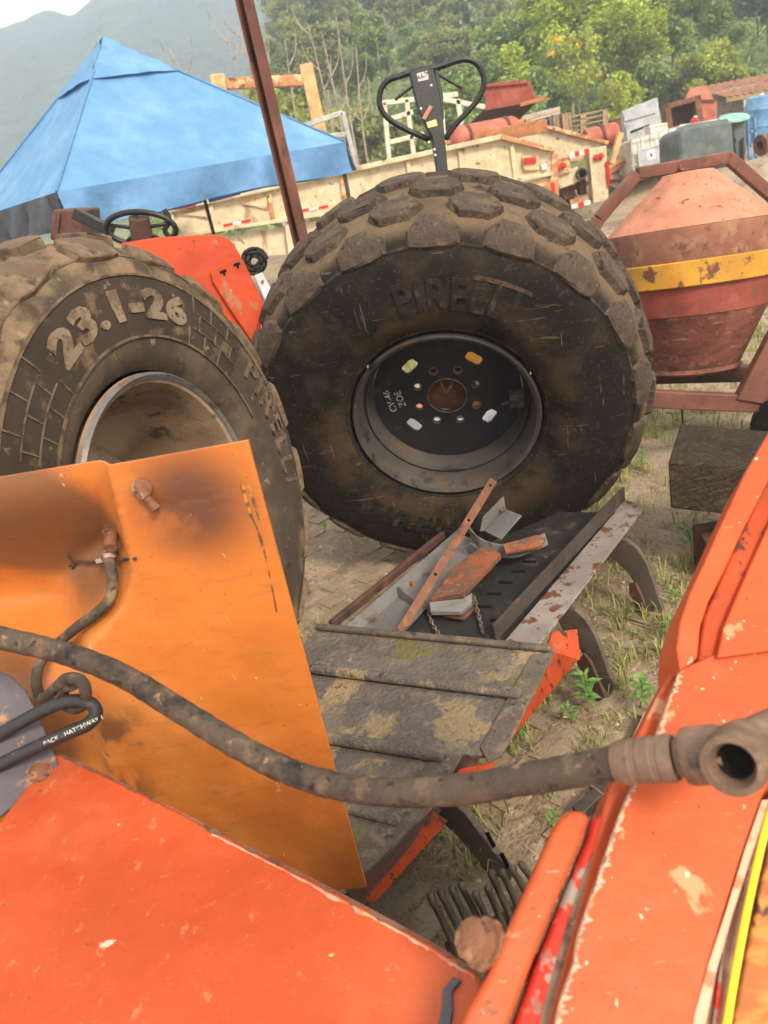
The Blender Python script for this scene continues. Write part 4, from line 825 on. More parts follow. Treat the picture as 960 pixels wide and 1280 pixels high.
# spring rake under the hose
rk = thing('spring_rake', gz(600, 1125), 'row of worn rusty spring tines on the ground beneath the boom', 'rake')
rt = [((538, 1122), (566, 1180)), ((551, 1117), (581, 1180)), ((565, 1113), (594, 1176)), ((577, 1108), (606, 1168)), ((594, 1119), (616, 1166)), ((610, 1112), (628, 1158)), ((614, 1093), (638, 1150)), ((628, 1092), (649, 1140)), ((640, 1087), (664, 1132)), ((652, 1082), (676, 1122))]
for a, b in rt:
    p0, p1 = gz(*a, .17), gz(*b, .05); tube('tine', spline([gz(a[0]+2, a[1]-1, .155), p0, (p0+p1)/2+UPZ*.012, p1+np.array([.01, -.03, -.02])], 5), .0080, 'tine_steel', rk, 10)
bar('rake_bar', gz(560, 1190, .04), gz(690, 1120, .04), .03, .03, 'dark_rust', rk, bevel=.003)
# ribbed board + steel strip lying at right
rb = thing('ribbed_board', gz(790, 960), 'pale ribbed decking board lying on the ground beside the boom', 'board')
q = [gz(x, y, .03) for x, y in ((744, 1030), (779, 1034), (828, 893), (805, 891))]
prism('board', q, (0, 0, -.028), 'ribbed_board', rb, .002)
for k in range(9):
    f = (k+.5)/9; a, b = q[0]*(1-f)+q[1]*f, q[3]*(1-f)+q[2]*f; bar('rib', a+UPZ*.003, b+UPZ*.003, np.linalg.norm(q[1]-q[0])/9*.55, .006, 'ribbed_board', rb, bevel=.001)
sb = thing('steel_strip', gz(745, 1000), 'dark steel strip lying left of the ribbed board', 'steel strip')
bar('strip', gz(722, 1018, .02), gz(768, 975, .02), .035, .03, 'dark_steel', sb, bevel=.003)
# timber block at right, on a darker one
tm = thing('timber_block', at(880, 600, 2.55), 'big weathered squared timber behind the boom, lifted off the ground', 'timber')
tp = [at(835, 577, 2.42), at(838, 636, 2.42)]
pz = unit((.10, -1, .02)); Pq = [onpl(x, y, tp[0], pz) for x, y in ((835, 577), (1010, 590), (1010, 655), (838, 636))]
prism('beam', Pq, np.array([.19, .33, 0]), 'old_timber', tm, .008)
tl = thing('timber_post', gz(905, 690), 'short dark timber under the big weathered timber block', 'timber')
zt = float(min(p[2] for p in Pq))-.004
prism('post', [(1.16, 2.50, -.01), (1.50, 2.46, -.01), (1.52, 2.62, -.01), (1.18, 2.66, -.01)], (0, 0, zt+.005), 'dark_rust', tl, .006)
# ================================================================== YARD BEHIND THE TYRES
def yslab(name, pxs, Y, t, mat, parent, bevel=0, **k):
    """plate facing us at distance Y, built t metres deep"""
    return prism(name, [at(x, y, Y) for x, y in pxs], (0, t, 0), mat, parent, bevel, **k)
def pbar(name, a, b, Y, w, h, mat, parent, bevel=0, Y2=None, **k): return bar(name, at(*a, Y), at(*b, Y2 or Y), w, h, mat, parent, bevel=bevel, **k)
def ptube(name, pts, Y, r, mat, parent, seg=8, k=4): return tube(name, spline([at(x, y, Y) for x, y in pts], k), r, mat, parent, seg)
# --- orange-red fender plate behind the left tyre
fd = thing('loader_fender', at(240, 350, 3.3), 'bright orange-red curved fender plate with two keyholes showing between the two big tyres', 'fender')
FN = unit((.25, -1, .15)); FP = at(270, 340, 3.35)
slab('fender_panel', [(150, 304), (200, 296), (268, 293), (282, 296), (293, 305), (302, 322), (316, 350), (329, 378), (322, 460), (300, 470), (230, 420), (170, 330)], FP, FN, .05, 'fender_red', fd, .006)
fp2 = slab('hinge_plate', [(263, 340), (270, 334), (288, 325), (299, 321), (305, 327), (316, 350), (329, 378), (324, 400), (317, 430), (300, 405), (282, 378), (266, 352)], FP, FN, .02, 'fender_red', fd, .004, .022)
for x, y in ((279, 341), (296, 332)):
    q = onpl(x, y, FP+FN*.022, FN); ux = unit(np.cross(UPZ, FN)); uy = np.cross(FN, ux)
    prism('keyhole', [q+ux*a*.7+uy*b*.7 for a, b in ((-.020, .010), (0, .016), (.022, .016), (.022, .002), (.012, -.002), (.008, -.018), (-.002, -.018), (-.004, -.002), (-.018, -.004))], FN*.0015, 'bore_dark', fp2)
# --- black wheel and hoses under the tent
bw = thing('black_hand_wheel', at(176, 284, 3.7), 'black spoked wheel with a rusty hub below the blue canopy', 'wheel')
c = at(176, 286, 3.7); ux = unit((1, -.1, -.2)); uz = unit((.2, -.35, 1)); ring = [c+ux*.155*math.cos(a)+uz*.075*math.sin(a) for a in np.linspace(0, 2*math.pi, 28, endpoint=False)]
tube('wheel_ring', ring, .013, 'black_paint', bw, 8, True)
for k in range(5): a = k*1.2566+.4; tube('spoke', [c, c+ux*.15*math.cos(a)+uz*.073*math.sin(a)], .009, 'black_paint', bw, 6)
lathe('hub', [(-.05, 0), (-.05, .05), (.05, .045), (.05, 0)], c, uz, 'dark_rust', bw, 16)
kb = thing('black_lift_arm', at(120, 275, 3.9), 'black steel arm sloping under the canopy corner', 'machine arm'); pbar('arm', (92, 266), (142, 290), 3.9, .05, .05, 'black_paint', kb, .006)
ptube('arm_hose', [(205, 262), (212, 275), (206, 288), (214, 298)], 3.8, .012, 'black_rubber', kb)
for nm, pts, m_, lab in (('rusty_machine', [(62, 300), (66, 262), (100, 262), (104, 302)], 'dark_rust', 'dark rusty machine frame under the dark side of the canopy'), ('rusty_crate', [(205, 250), (236, 242), (241, 260), (206, 264)], 'red_bin', 'small dark red crate on the trailer under the canopy edge')):
    t_ = thing(nm, at(*pts[0], 4.4 if nm == 'rusty_machine' else 12.2), lab, 'machine' if nm == 'rusty_machine' else 'crate'); Yq = 4.4 if nm == 'rusty_machine' else 12.2
    yslab('side_plate', pts, Yq, .4, m_, t_, .01); yslab('end_plate', [(p[0]+5, p[1]+4) for p in pts[:2]]+[(pts[1][0]+9, pts[1][1]+4), (pts[0][0]+9, pts[0][1]+4)], Yq-.03, .02, 'dark_rust', t_)
# coiled hose by the fender
cl = thing('coiled_hose', at(318, 326, 4.6), 'coil of black hose lying beyond the orange-red fender', 'hose')
cc = at(318, 327, 4.6); V = [cc+np.array([(.075-.0006*k)*math.cos(k*.35), .02*math.sin(k*.9), (.075-.0006*k)*math.sin(k*.35)]) for k in range(90)]
tube('coil', V, .009, 'black_rubber', cl, 6)
gl = thing('grey_plate', at(335, 352, 4.4), 'loose grey steel plate beside the coiled hose', 'steel plate'); slab('plate', [(318, 344), (328, 340), (345, 372), (334, 380)], at(330, 355, 4.3), (.5, -.8, .5), .01, 'panel_grey', gl, .002); 
lathe('plate_bolt', [(0, 0), (0, .008), (.006, .008), (.006, 0)], at(328, 352, 4.29), unit((.5, -.8, .5)), 'rusty_bolt', gl, 6)
# --- rusty post
pp = thing('rusty_post', (at(375, 290, 4.4)[0], 4.4, 0), 'dark rusty square steel post leaning between the two tyres', 'post')
pt_, pm_ = at(296, -40, 4.45), at(374, 292, 4.4); pd_ = unit(pm_-pt_); pend = pm_+pd_*(pm_[2]/-pd_[2])
rot = unit((.70, -.72, 0)); rot2 = unit(np.cross(rot, pd_)); rot2 = rot2 if rot2[0] < 0 else -rot2
bar('flange', pend+rot*.027, pt_+rot*.027, .066, .009, 'pole_rust', pp, up=rot, bevel=.002); bar('flange', pend-rot*.027, pt_-rot*.027, .066, .009, 'pole_rust', pp, up=rot, bevel=.002)
bar('web', pend-rot2*.026, pt_-rot2*.026, .008, .045, 'pole_rust', pp, up=rot)
box('base_plate', pend+UPZ*.01, (.12, 0, 0), (0, .12, 0), (0, 0, .012), 'rust', pp, .002)
# --- pallet jack handle sticking up behind the tyre
pj = thing('pallet_jack', (.55, 4.0, 0), 'black pallet jack with looped handle rising above the upright tyre', 'pallet jack')
JY = 3.75
jl = [(537, 86), (548, 84), (575, 75), (590, 76), (600, 85), (605, 101), (600, 120), (588, 136), (570, 155), (556, 174)]
jr = [(512, 91), (500, 95), (486, 100), (477, 110), (474, 126), (479, 141), (492, 153), (512, 164), (538, 175)]
ptube('handle_loop', jl, JY, .0125, 'black_paint', pj, 12); ptube('handle_loop', jr, JY, .0125, 'black_paint', pj, 12)
JP = at(540, 120, JY-.03); JN = unit((0, -1, .18))
hd_ = slab('handle_plate', [(512, 91), (519, 84), (541, 80), (546, 100), (551, 122), (554, 150), (560, 212), (568, 290), (550, 294), (546, 212), (540, 170), (531, 154), (521, 130)], JP, JN, .045, 'black_paint', pj, .004)
slab('side_rail', [(543, 84), (546, 83), (554, 118), (555, 148), (552, 148), (548, 118)], JP, JN, .075, 'black_paint', pj, .002, -.004)
ptube('brake_lever', [(546, 92), (556, 98), (577, 110)], JY, .006, 'black_paint', pj, 8); ptube('brake_lever', [(517, 107), (505, 116), (494, 125)], JY, .006, 'black_paint', pj, 8)
sg = slab('sticker', [(521, 92), (534, 88), (536, 99), (523, 102)], JP, JN, .001, 'sticker_grey', hd_, 0, .0016)
slab('sticker', [(533, 153), (545, 149), (547, 157), (535, 160)], JP, JN, .001, 'sticker_orange', hd_, 0, .0016)
slab('release_lever', [(527, 148), (537, 131), (541, 134), (532, 150)], JP, JN, .012, 'lever_red', hd_, .002, .014)
for x, y in ((539, 107), (526, 136), (536, 178), (543, 187), (544, 194)): lathe('rivet', [(0, .006), (.003, .005), (.004, 0), (0, 0)], onpl(x, y, JP, JN), JN, 'clamp_steel', hd_, 10)
jb = at(560, 292, JY); prism('pump_body', [(jb[0]-.12, JY-.02, .25), (jb[0]+.12, JY-.02, .25), (jb[0]+.10, JY-.02, .9), (jb[0]-.10, JY-.02, .9)], (0, .2, 0), 'mixer_yellow', pj, .02)
bar('shaft', (jb[0], JY+.02, .85), jb, .05, .05, 'black_paint', pj, bevel=.005)
for sx in (-.09, .09): lathe('steer_wheel', [(-.03, 0), (-.03, .1), (.03, .1), (.03, 0)], (jb[0]+sx, JY+.08, .1), (1, 0, 0), 'black_rubber', pj, 24)
for sx in (-.2, .2): box('fork', (jb[0]+sx, JY+.85, .17), (.08, 0, 0), (0, .6, 0), (0, 0, .03), 'red_tank', pj, .01)
box('fork_bridge', (jb[0], JY+.24, .2), (.28, 0, 0), (0, .05, 0), (0, 0, .1), 'red_tank', pj, .01)
# --- blue canopy tent
TZ = 1.955; TA = gz(68, 232, TZ); TB = gz(432, 184, TZ)
TA = at(68, 232, 5.6); TB = at(432, 184, 7.1); TZ = (TA[2]+TB[2])/2; TA[2] = TB[2] = TZ
v1 = TB-TA; v2 = np.array([-v1[1], v1[0], 0]); TD = TA+v2; TC = TB+v2; ctr = (TA+TC)/2
s_ = (at(97, 57, ctr[1])[2]); TP = np.array([ctr[0], ctr[1], s_])
tent = thing('canopy_tent', (ctr[0], ctr[1], 0), 'faded blue peaked canopy tent with a dark left valance', 'tent')
def tri_panel(name, a, b, p, mat, par, lift=0, sag=.05, n=26):
    V, F, idx = [], [], {}
    nn = unit(np.cross(b-a, p-a)); nn = nn if nn[2] > 0 else -nn
    for i in range(n+1):
        for j in range(n+1-i):
            u, v = i/n, j/n; w = 1-u-v; q = a*w+b*u+p*v
            q = q-nn*sag*(27*u*v*w)*.55+nn*(lift+.020*float(fbm(np.array(u*13+v*9), np.array(v*5.-u*3), 3, 5)))*(1 if min(u, v, w) > 0 else (1 if lift else 0))
            idx[i, j] = len(V); V.append(q)
    for i in range(n):
        for j in range(n-i):
            F.append([idx[i, j], idx[i+1, j], idx[i, j+1]])
            if i+j < n-1: F.append([idx[i+1, j], idx[i+1, j+1], idx[i, j+1]])
    return link(name, mesh(name, V, F, True), mat, par)
cs = [TA, TB, TC, TD]
for k in range(4): tri_panel('roof_panel', cs[k], cs[(k+1) % 4], TP, 'tarp_blue', tent)
capf = .30
for k in range(4): tri_panel('peak_cap', TP+(cs[k]-TP)*capf, TP+(cs[(k+1) % 4]-TP)*capf, TP+UPZ*.012, 'tarp_blue', tent, .014, .01, 8)
for k in range(4): V, F = tubev([cs[k]+UPZ*.004, (cs[k]+TP)/2+UPZ*.006, TP+UPZ*.012], .010, 6); link('roof_seam', mesh('roof_seam', V, F, True), 'tarp_valance', tent)
def valance(a, b, mat, drop=.225):
    n, m_ = 60, 8; V = []; d = unit(b-a); o = np.cross(d, UPZ); o = o if o @ (a-ctr) > 0 else -o
    for j in range(m_+1):
        for i in range(n+1):
            u, v = i/n, j/m_; w = .5+.5*math.sin(u*19+math.sin(u*7)*2); fold = .045*v*math.sin(u*23+1.5*math.sin(u*9)+v*1.2)+.015*v*math.sin(u*51)
            V.append(a+(b-a)*u+o*(.008+fold+.025*v)-UPZ*(v*drop*(1+.06*math.sin(u*8)))+UPZ*.0)
    F = [[j*(n+1)+i, j*(n+1)+i+1, (j+1)*(n+1)+i+1, (j+1)*(n+1)+i] for j in range(m_) for i in range(n)]
    o_ = link('valance', mesh('valance', V, F, True), mat, tent); return o_
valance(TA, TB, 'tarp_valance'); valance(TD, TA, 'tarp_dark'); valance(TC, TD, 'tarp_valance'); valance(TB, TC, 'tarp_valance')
for k, cpt in enumerate(cs):
    q = cpt+(ctr-cpt)*np.array([.03, .03, 0]); q[2] = TZ-.01
    bar('tent_leg', (q[0], q[1], 0), q, .035, .035, 'dark_steel', tent, up=(1, 0, 0), bevel=.003)
    ci, cj = cpt+(ctr-cpt)*.045, cs[(k+1) % 4]+(ctr-cs[(k+1) % 4])*.045; ci[2] = cj[2] = TZ-.05; bar('eave_bar', ci, cj, .02, .03, 'dark_steel', tent); bar('ridge_bar', ci-UPZ*.03, TP-UPZ*.14, .02, .03, 'dark_steel', tent)
# --- long cream trailer
TY = 13.0
tr = thing('cream_trailer', at(430, 240, TY), 'long rusty cream flatbed trailer with red and white reflective tape, nearer than the other trailer', 'trailer')
yslab('side_web', [(210, 266), (330, 240), (460, 211), (625, 174), (692, 190), (690, 216), (640, 226), (560, 236), (406, 267), (230, 294)], TY, .04, 'cream_paint', tr)
for a, b in (((208, 263), (626, 171)), ((624, 171), (693, 188))): pbar('top_rail', a, b, TY-.03, .16, .07, 'cream_rust' if a[0] > 600 else 'cream_paint', tr, .008)
pbar('lower_rail', (224, 295), (408, 267), TY-.04, .14, .05, 'cream_paint', tr, .006); pbar('lower_rail', (406, 266), (690, 217), TY-.04, .14, .05, 'cream_paint', tr, .006)
yslab('lower_web', [(282, 296), (420, 272), (690, 226), (690, 246), (560, 262), (400, 292), (362, 318), (290, 322), (270, 308)], TY+.06, .05, 'cream_paint', tr)
for x, y0, y1 in ((214, 265, 295), (263, 256, 287), (336, 240, 275), (427, 220, 262), (510, 200, 245), (575, 186, 232), (640, 180, 226)): yslab('stiffener', [(x-2.5, y0+1), (x+2.5, y0), (x+8, y1), (x+3, y1+1)], TY-.05, .05, 'cream_rust' if x in (427, 336) else 'cream_paint', tr, .004)
for pts in ([(226, 266), (258, 259), (262, 274)], [(297, 253), (333, 246), (335, 262)]): yslab('gusset', pts, TY-.03, .03, 'cream_rust', tr); yslab('gusset_face', [(pts[0][0]+3, pts[0][1]+2.5), (pts[1][0]-2, pts[1][1]+3), (pts[2][0]-3, pts[2][1]-3)], TY-.035, .01, 'cream_paint', tr)
yslab('landing_leg', [(356, 280), (366, 278), (372, 318), (361, 322)], TY-.06, .1, 'cream_paint', tr, .006)
for x, y, m_ in ((285, 281, 'tape_red'), (296, 279, 'tape_white'), (307, 276.5, 'tape_red'), (380, 263, 'tape_red'), (391, 261, 'tape_white'), (404, 259, 'tape_red'), (470, 246, 'tape_red'), (481, 244, 'tape_white')): yslab('reflective_tape', [(x-6, y-.4), (x+6, y-3), (x+6.6, y+.2), (x-5.4, y+2.8)], TY-.012, .006, m_, tr)
tl_ = yslab('tail_plate', [(690, 190), (697, 192), (699, 244), (688, 246), (640, 250), (640, 230), (688, 222)], TY-.02, .12, 'cream_rust', tr, .006)
lm = yslab('tail_lamp', [(655, 197.5), (670, 196), (671, 203.5), (656, 205)], TY-.09, .06, 'lamp_red', tr, .008)
yslab('lamp_box', [(653, 195.5), (673, 193.5), (675, 212), (655, 214)], TY-.05, .05, 'cream_rust', tr, .004)
yslab('white_lamp', [(676, 206), (684, 204.5), (685, 211), (678, 213)], TY-.06, .05, 'tape_white', tr, .008)
yslab('tail_tape', [(689, 228), (692.5, 227.5), (695, 243), (691, 244)], TY-.035, .01, 'tape_red', tr)
for dy in (2.3,): yslab('far_web', [(212, 262), (625, 174), (690, 190), (690, 226), (230, 290)], TY+dy, .04, 'cream_paint', tr)
yslab('deck', [(212, 264), (625, 174), (627, 172), (212, 262)], TY+.05, 2.2, 'cream_rust', tr)
for x in (480, 600): lathe('trailer_tyre', [(-.15, .2), (-.15, .45), (-.1, .5), (.1, .5), (.15, .45), (.15, .2)], (at(x, 230, TY)[0], TY+.3, .5), (0, 1, 0), 'black_rubber', tr, 28)
for k, (pts, m_, nm, lab, cat) in enumerate((([(243, 246), (262, 240), (266, 252), (247, 258)], 'rust', 'rusty_box', 'small rusty box on the trailer under the canopy valance', 'box'), ([(262, 240), (290, 231), (294, 244), (266, 252)], 'tote_white', 'white_crate', 'white crate on the trailer next to the small rusty box', 'crate'),
        ([(292, 234), (304, 230), (308, 241), (296, 245)], 'cream_rust', 'cream_box', 'small cream box on the trailer between white crates', 'box'), ([(310, 231), (346, 221), (349, 230), (313, 240)], 'panel_grey', 'pale_panel', 'pale flat panel lying on the trailer left of the post', 'panel'), ([(356, 222), (384, 212), (387, 221), (360, 229)], 'tote_white', 'white_crate', 'white crate on the trailer right of the rusty post', 'crate'), ([(403, 207), (414, 203), (417, 213), (406, 217)], 'wood_yellow', 'yellow_crate', 'small yellow-brown crate on the trailer near the tent leg', 'crate'))):
    t_ = thing(nm, at(*pts[3], TY+.5), lab, cat); yslab('body', pts, TY+.4, .7, m_, t_, .01); yslab('lid', [pts[0], pts[1], (pts[1][0]+.5, pts[1][1]+1.8), (pts[0][0]+.5, pts[0][1]+1.8)], TY+.38, .74, 'dark_rust' if k % 2 else m_, t_, .004)
# --- second trailer, tail end
QY = 15.0
t2 = thing('cream_trailer', at(740, 220, QY), 'rear end of a second cream trailer with paired round lamps and striped tape', 'trailer')
yslab('side_web', [(560, 196), (655, 153), (757, 180), (757, 200), (712, 202), (690, 200), (640, 190)], QY, .05, 'cream_paint', t2)
pbar('top_rail', (540, 184), (656, 151), QY-.03, .14, .06, 'cream_rust', t2, .006); pbar('top_rail', (654, 151), (759, 179), QY-.03, .14, .06, 'cream_rust', t2, .006)
yslab('rear_post', [(736, 186), (758, 182), (761, 250), (742, 254)], QY-.15, .2, 'cream_paint', t2, .008)
yslab('rear_post', [(693, 200), (712, 196), (714, 214), (696, 220)], QY-.12, .15, 'cream_rust', t2, .006)
yslab('rear_panel', [(696, 220), (722, 208), (726, 226), (700, 236)], QY-.05, .06, 'cream_paint', t2, .004)
yslab('rear_panel', [(712, 250), (738, 244), (740, 254), (716, 262)], QY-.05, .06, 'cream_rust', t2, .004)
yslab('bumper', [(690, 238), (742, 224), (743, 230), (691, 246)], QY+.3, .12, 'cream_rust', t2, .006)
for i in range(4): x = 712+i*6; yslab('striped_tape', [(x, 191-i*1.4), (x+6, 189.6-i*1.4), (x+6.6, 196-i*1.4), (x+.6, 197.6-i*1.4)], QY-.17, .02, 'tape_red' if i % 2 else 'tape_white', t2)
for i in range(3): x = 714+i*8; yslab('striped_tape', [(x, 256-i*2), (x+8, 254-i*2), (x+8.5, 259-i*2), (x+.5, 261-i*2)], QY-.17, .02, 'tape_red' if i % 2 else 'tape_white', t2)
yslab('side_tape', [(758, 202), (761, 201), (763, 232), (760, 233)], QY-.2, .05, 'lamp_red', t2)
for x, y in ((698, 209), (704, 207), (745, 197), (751, 195)): lathe('rear_lamp', [(0, 0), (0, .055), (.035, .05), (.05, .03), (.052, 0)], at(x, y, QY-.17), (0, -1, .1), 'lamp_red', t2, 14)
lathe('pipe_end', [(-.4, .06), (-.4, .1), (0, .1), (0, .07), (-.4, .06)], at(728, 217, QY-.15), (0, -1, .05), 'dark_steel', t2, 18)
for pts in ([(722, 222), (732, 220), (734, 242), (726, 244)], [(700, 238), (716, 232), (722, 246), (706, 250)]): yslab('axle_part', pts, QY+.1, .2, 'dark_rust', t2, .01)
lathe('trailer_tyre', [(-.12, .2), (-.12, .42), (-.08, .47), (.08, .47), (.12, .42), (.12, .2)], (at(720, 230, QY)[0], QY+1.0, .47), (1, 0, 0), 'black_rubber', t2, 28)
# --- load and scrap
sc = thing('red_bin', at(630, 140, 16), 'tipped dark red steel bin lying on the trailers below the green trees', 'steel bin')
yslab('bin_floor', [(606, 107), (660, 102), (670, 127), (607, 138)], 15.2, .03, 'red_bin', sc, .004)
prism('bin_side', [at(607, 138, 15.2), at(670, 127, 15.2), at(648, 150, 16.2), at(582, 161, 16.2)], (0, .03, .03), 'dark_rust', sc, .004)
prism('bin_end', [at(660, 102, 15.2), at(670, 127, 15.2), at(648, 150, 16.2), at(644, 118, 16.2)], (.03, .02, 0), 'red_bin', sc)
bar('bin_rim', at(606, 107, 15.18), at(660, 102, 15.18), .06, .05, 'red_bin', sc); bar('bin_rod', at(650, 131, 15.1), at(683, 122, 15.1), .07, .06, 'orange_rust', sc)
rt_ = thing('red_tank', at(600, 165, 14.5), 'long dull red cylinder lying in front of the tipped bin', 'tank')
a, b = at(566, 176, 14.4), at(646, 160, 14.8); lathe('cylinder', [(0, 0), (.02, .12), (.08, .19), (.16, .21), (np.linalg.norm(b-a)-.1, .21), (np.linalg.norm(b-a)-.02, .17), (np.linalg.norm(b-a), 0)], a, b-a, 'red_tank', rt_, 24)
for f in (.2, .8): q = a+(b-a)*f; lathe('band', [(-.03, .212), (.03, .212), (.03, .222), (-.03, .222)], q, b-a, 'dark_rust', rt_, 24, True)
rb_ = thing('rusty_beam', at(640, 168, 14.2), 'orange rusty steel beam propped on the second trailer', 'steel beam'); pbar('beam', (592, 174), (683, 157), 14.1, .12, .2, 'orange_rust', rb_, .01); pbar('leg', (645, 166), (645, 178), 14.15, .08, .08, 'orange_rust', rb_)
rk_ = thing('white_rack', at(520, 170, 17), 'open white steel frame rack standing behind the pallet jack handle', 'rack')
for a, b in (((480, 128), (487, 204)), ((508, 124), (518, 200)), ((550, 118), (556, 185)), ((572, 124), (580, 180)), ((478, 129), (572, 118)), ((520, 118), (606, 134)), ((486, 178), (530, 168)), ((484, 150), (516, 140))): pbar('frame_tube', a, b, 17, .09, .09, 'rack_white', rk_, .01)
st = thing('panel_stack', at(670, 150, 17), 'stack of grey and black sheets with a yellow edge behind the second trailer', 'sheet stack')
for k, (m_, dz) in enumerate((('panel_black', 0), ('panel_grey', 3), ('wood_yellow', 7), ('panel_grey', 10))): yslab('sheet', [(640, 158-dz), (700, 142-dz*.9), (700, 145-dz*.9), (641, 161-dz)], 16.5, 1.0, m_, st)
yslab('open_box', [(650, 162), (688, 150), (690, 164), (652, 170)], 16.4, .6, 'panel_black', st); yslab('end_board', [(688, 146), (696, 144), (699, 170), (690, 172)], 16.3, .5, 'panel_grey', st)
pb2 = thing('timber_bundle', at(703, 160, 16.6), 'upright pale boards bundled beside the pallets', 'boards')
for k in range(6): yslab('board', [(691+k*3.8, 144-k*.6), (694.3+k*3.8, 143.4-k*.6), (697+k*3.8, 168-k*.5), (693.6+k*3.8, 168.6-k*.5)], 16.2+.05*(k % 3), .12, 'pallet_wood', pb2)
pal = []
for k in range(4):
    t_ = thing('pallet', at(728, 168-k*7.5, 17), ('bottom pallet', 'second pallet from the bottom', 'third pallet from the bottom', 'top pallet')[k]+' of the stack below the bright tree', 'pallet', 'stacked wooden pallets')
    c = at(728+.0*k, 166-k*6.3, 17); ax = unit((.97, .1, .0))
    for q in range(4): box('slat', c+np.array([0, q*.3, .06]), ax*.55, (0, .05, 0), (0, 0, .012), 'pallet_wood', t_)
    for q in (-1, 0, 1): box('block', c+ax*.48*q+np.array([0, .0, .005]), ax*.06, (0, .06, 0), (0, 0, .045), 'pallet_wood', t_); box('runner', c+ax*.48*q+np.array([0, .45, -.03]), ax*.05, (0, .5, 0), (0, 0, .02), 'pallet_wood', t_)
r2 = thing('red_cylinder', at(752, 172, 16), 'short salmon-red cylinder behind the tail of the second trailer', 'cylinder'); a, b = at(732, 176, 16), at(772, 166, 16); lathe('cylinder', [(0, 0), (0, .19), (np.linalg.norm(b-a)-.06, .20), (np.linalg.norm(b-a), .15), (np.linalg.norm(b-a), 0)], a, b-a, 'red_tank', r2, 20); lathe('collar', [(-.03, .20), (.03, .20), (.03, .215), (-.03, .215)], (a+b)/2, b-a, 'dark_rust', r2, 20, True)
ps = thing('leaning_post', at(770, 190, 15.4), 'pale wooden post leaning beside the trailer tail', 'post'); pbar('post', (764, 205), (776, 166), 15.4, .12, .1, 'wood_yellow', ps, .01)
wp = thing('grey_cabinet', at(800, 160, 18.5), 'battered grey sheet metal cabinet leaning back behind the white tote', 'cabinet')
SN = unit((-.25, -1, .2)); SP = at(800, 160, 18.6)
slab('cabinet_body', [(777, 139), (817, 123), (822, 122), (829, 180), (785, 188)], SP, SN, .5, 'panel_grey', wp, .01)
slab('upper_door', [(778, 139.5), (816, 125), (820, 141), (781, 152)], SP, SN, .02, 'panel_grey', wp, .004, .03); slab('lower_door', [(781, 155), (820, 144), (824, 168), (785, 180)], SP, SN, .02, 'panel_grey', wp, .004, .03)
slab('slot', [(788, 164), (812, 155), (812, 157), (788, 167)], SP, SN, .01, 'bore_dark', wp, 0, .036)
for nm, pts, Y_, m_, lab in (('rust_sheet', [(762, 150), (776, 146), (782, 196), (772, 200)], 18.2, 'rust', 'brown rusted sheet standing left of the grey cabinet'), ('white_tub', [(812, 158), (834, 153), (836, 166), (814, 170)], 17.6, 'tote_white', 'small white tub on top of the tote')):
    t_ = thing(nm, at(*pts[3], Y_), lab, 'sheet' if nm == 'rust_sheet' else 'tub'); yslab('body', pts, Y_, .3, m_, t_, .01); yslab('rim', [pts[0], pts[1], (pts[1][0]+.3, pts[1][1]+2), (pts[0][0]+.3, pts[0][1]+2)], Y_-.02, .34, m_, t_)
rh = thing('rusty_hopper', at(850, 140, 19), 'open-fronted rusty brown steel hopper behind the grey plastic bin', 'hopper')
HN_ = unit((-.2, -1, .15)); HP_ = at(850, 140, 19)
for pts in ([(831, 130), (876, 118), (877, 124), (832, 137)], [(831, 130), (838, 130), (842, 162), (834, 164)], [(868, 122), (876, 118), (880, 154), (873, 156)]): slab('hopper_side', pts, HP_, HN_, .5, 'rust', rh, .01)
slab('hopper_back', [(836, 132), (873, 122), (878, 156), (838, 162)], HP_, HN_, .03, 'dark_rust', rh, 0, -.45)
rc = thing('red_hopper_cone', at(875, 125, 21), 'dull red pyramid-shaped hopper top behind the rusty hopper', 'hopper')
q = [at(855, 127, 20.5), at(893, 126, 20.5), at(896, 128, 21.6), at(860, 122, 21.6)]; ap = at(873, 108, 21)
V = q+[ap+np.array([-.2, 0, 0]), ap+np.array([.2, 0, -.03]), ap+np.array([.2, .2, 0]), ap+np.array([-.2, .2, 0])]+[x-UPZ*.45 for x in q]
link('cone', fixn(mesh('cone', V, [[0, 1, 5, 4], [1, 2, 6, 5], [2, 3, 7, 6], [3, 0, 4, 7], [4, 5, 6, 7], [0, 8, 9, 1], [1, 9, 10, 2], [2, 10, 11, 3], [3, 11, 8, 0]])), 'red_tank', rc, .01)
bar('rim', q[0], q[1], .06, .06, 'dark_rust', rc)
wl = thing('block_wall', at(915, 130, 24), 'grey concrete block wall in front of the pale shed', 'wall')
for r in range(3):
    for k in range(4): box('concrete_block', at(893+k*15, 137-k*3.2-r*8.5, 24)+np.array([0, .1, 0]), (.19, 0, 0), (0, .09, 0), (0, 0, .095), 'block_grey', wl, .008)
box('wall_core', (at(915, 140, 24)+np.array([0, .15, -.6])), (.9, 0, 0), (0, .06, 0), (0, 0, .8), 'block_grey', wl)
sh = thing('shed', at(955, 140, 25), 'pale blue shed with a rusty corrugated roof at the right edge', 'shed')
yslab('shed_wall', [(952, 112), (1040, 96), (1046, 158), (956, 160)], 25, .12, 'wall_paleblue', sh); 
R0, R1 = at(908, 121, 23.2), at(1040, 96, 23.2); n_ = 60; V = []
for r_, (dy, dz) in enumerate(((0, 0), (2.2, .42))):
    for i in range(n_+1): V.append(R0+(R1-R0)*i/n_+np.array([0, dy, dz+.03*math.sin(i*1.57)]))
F = [[i, i+1, n_+2+i, n_+1+i] for i in range(n_)]; o = link('roof_sheet', mesh('roof_sheet', V, F), 'roof_rust', sh); sm_ = o.modifiers.new('thick', 'SOLIDIFY'); sm_.thickness = .012
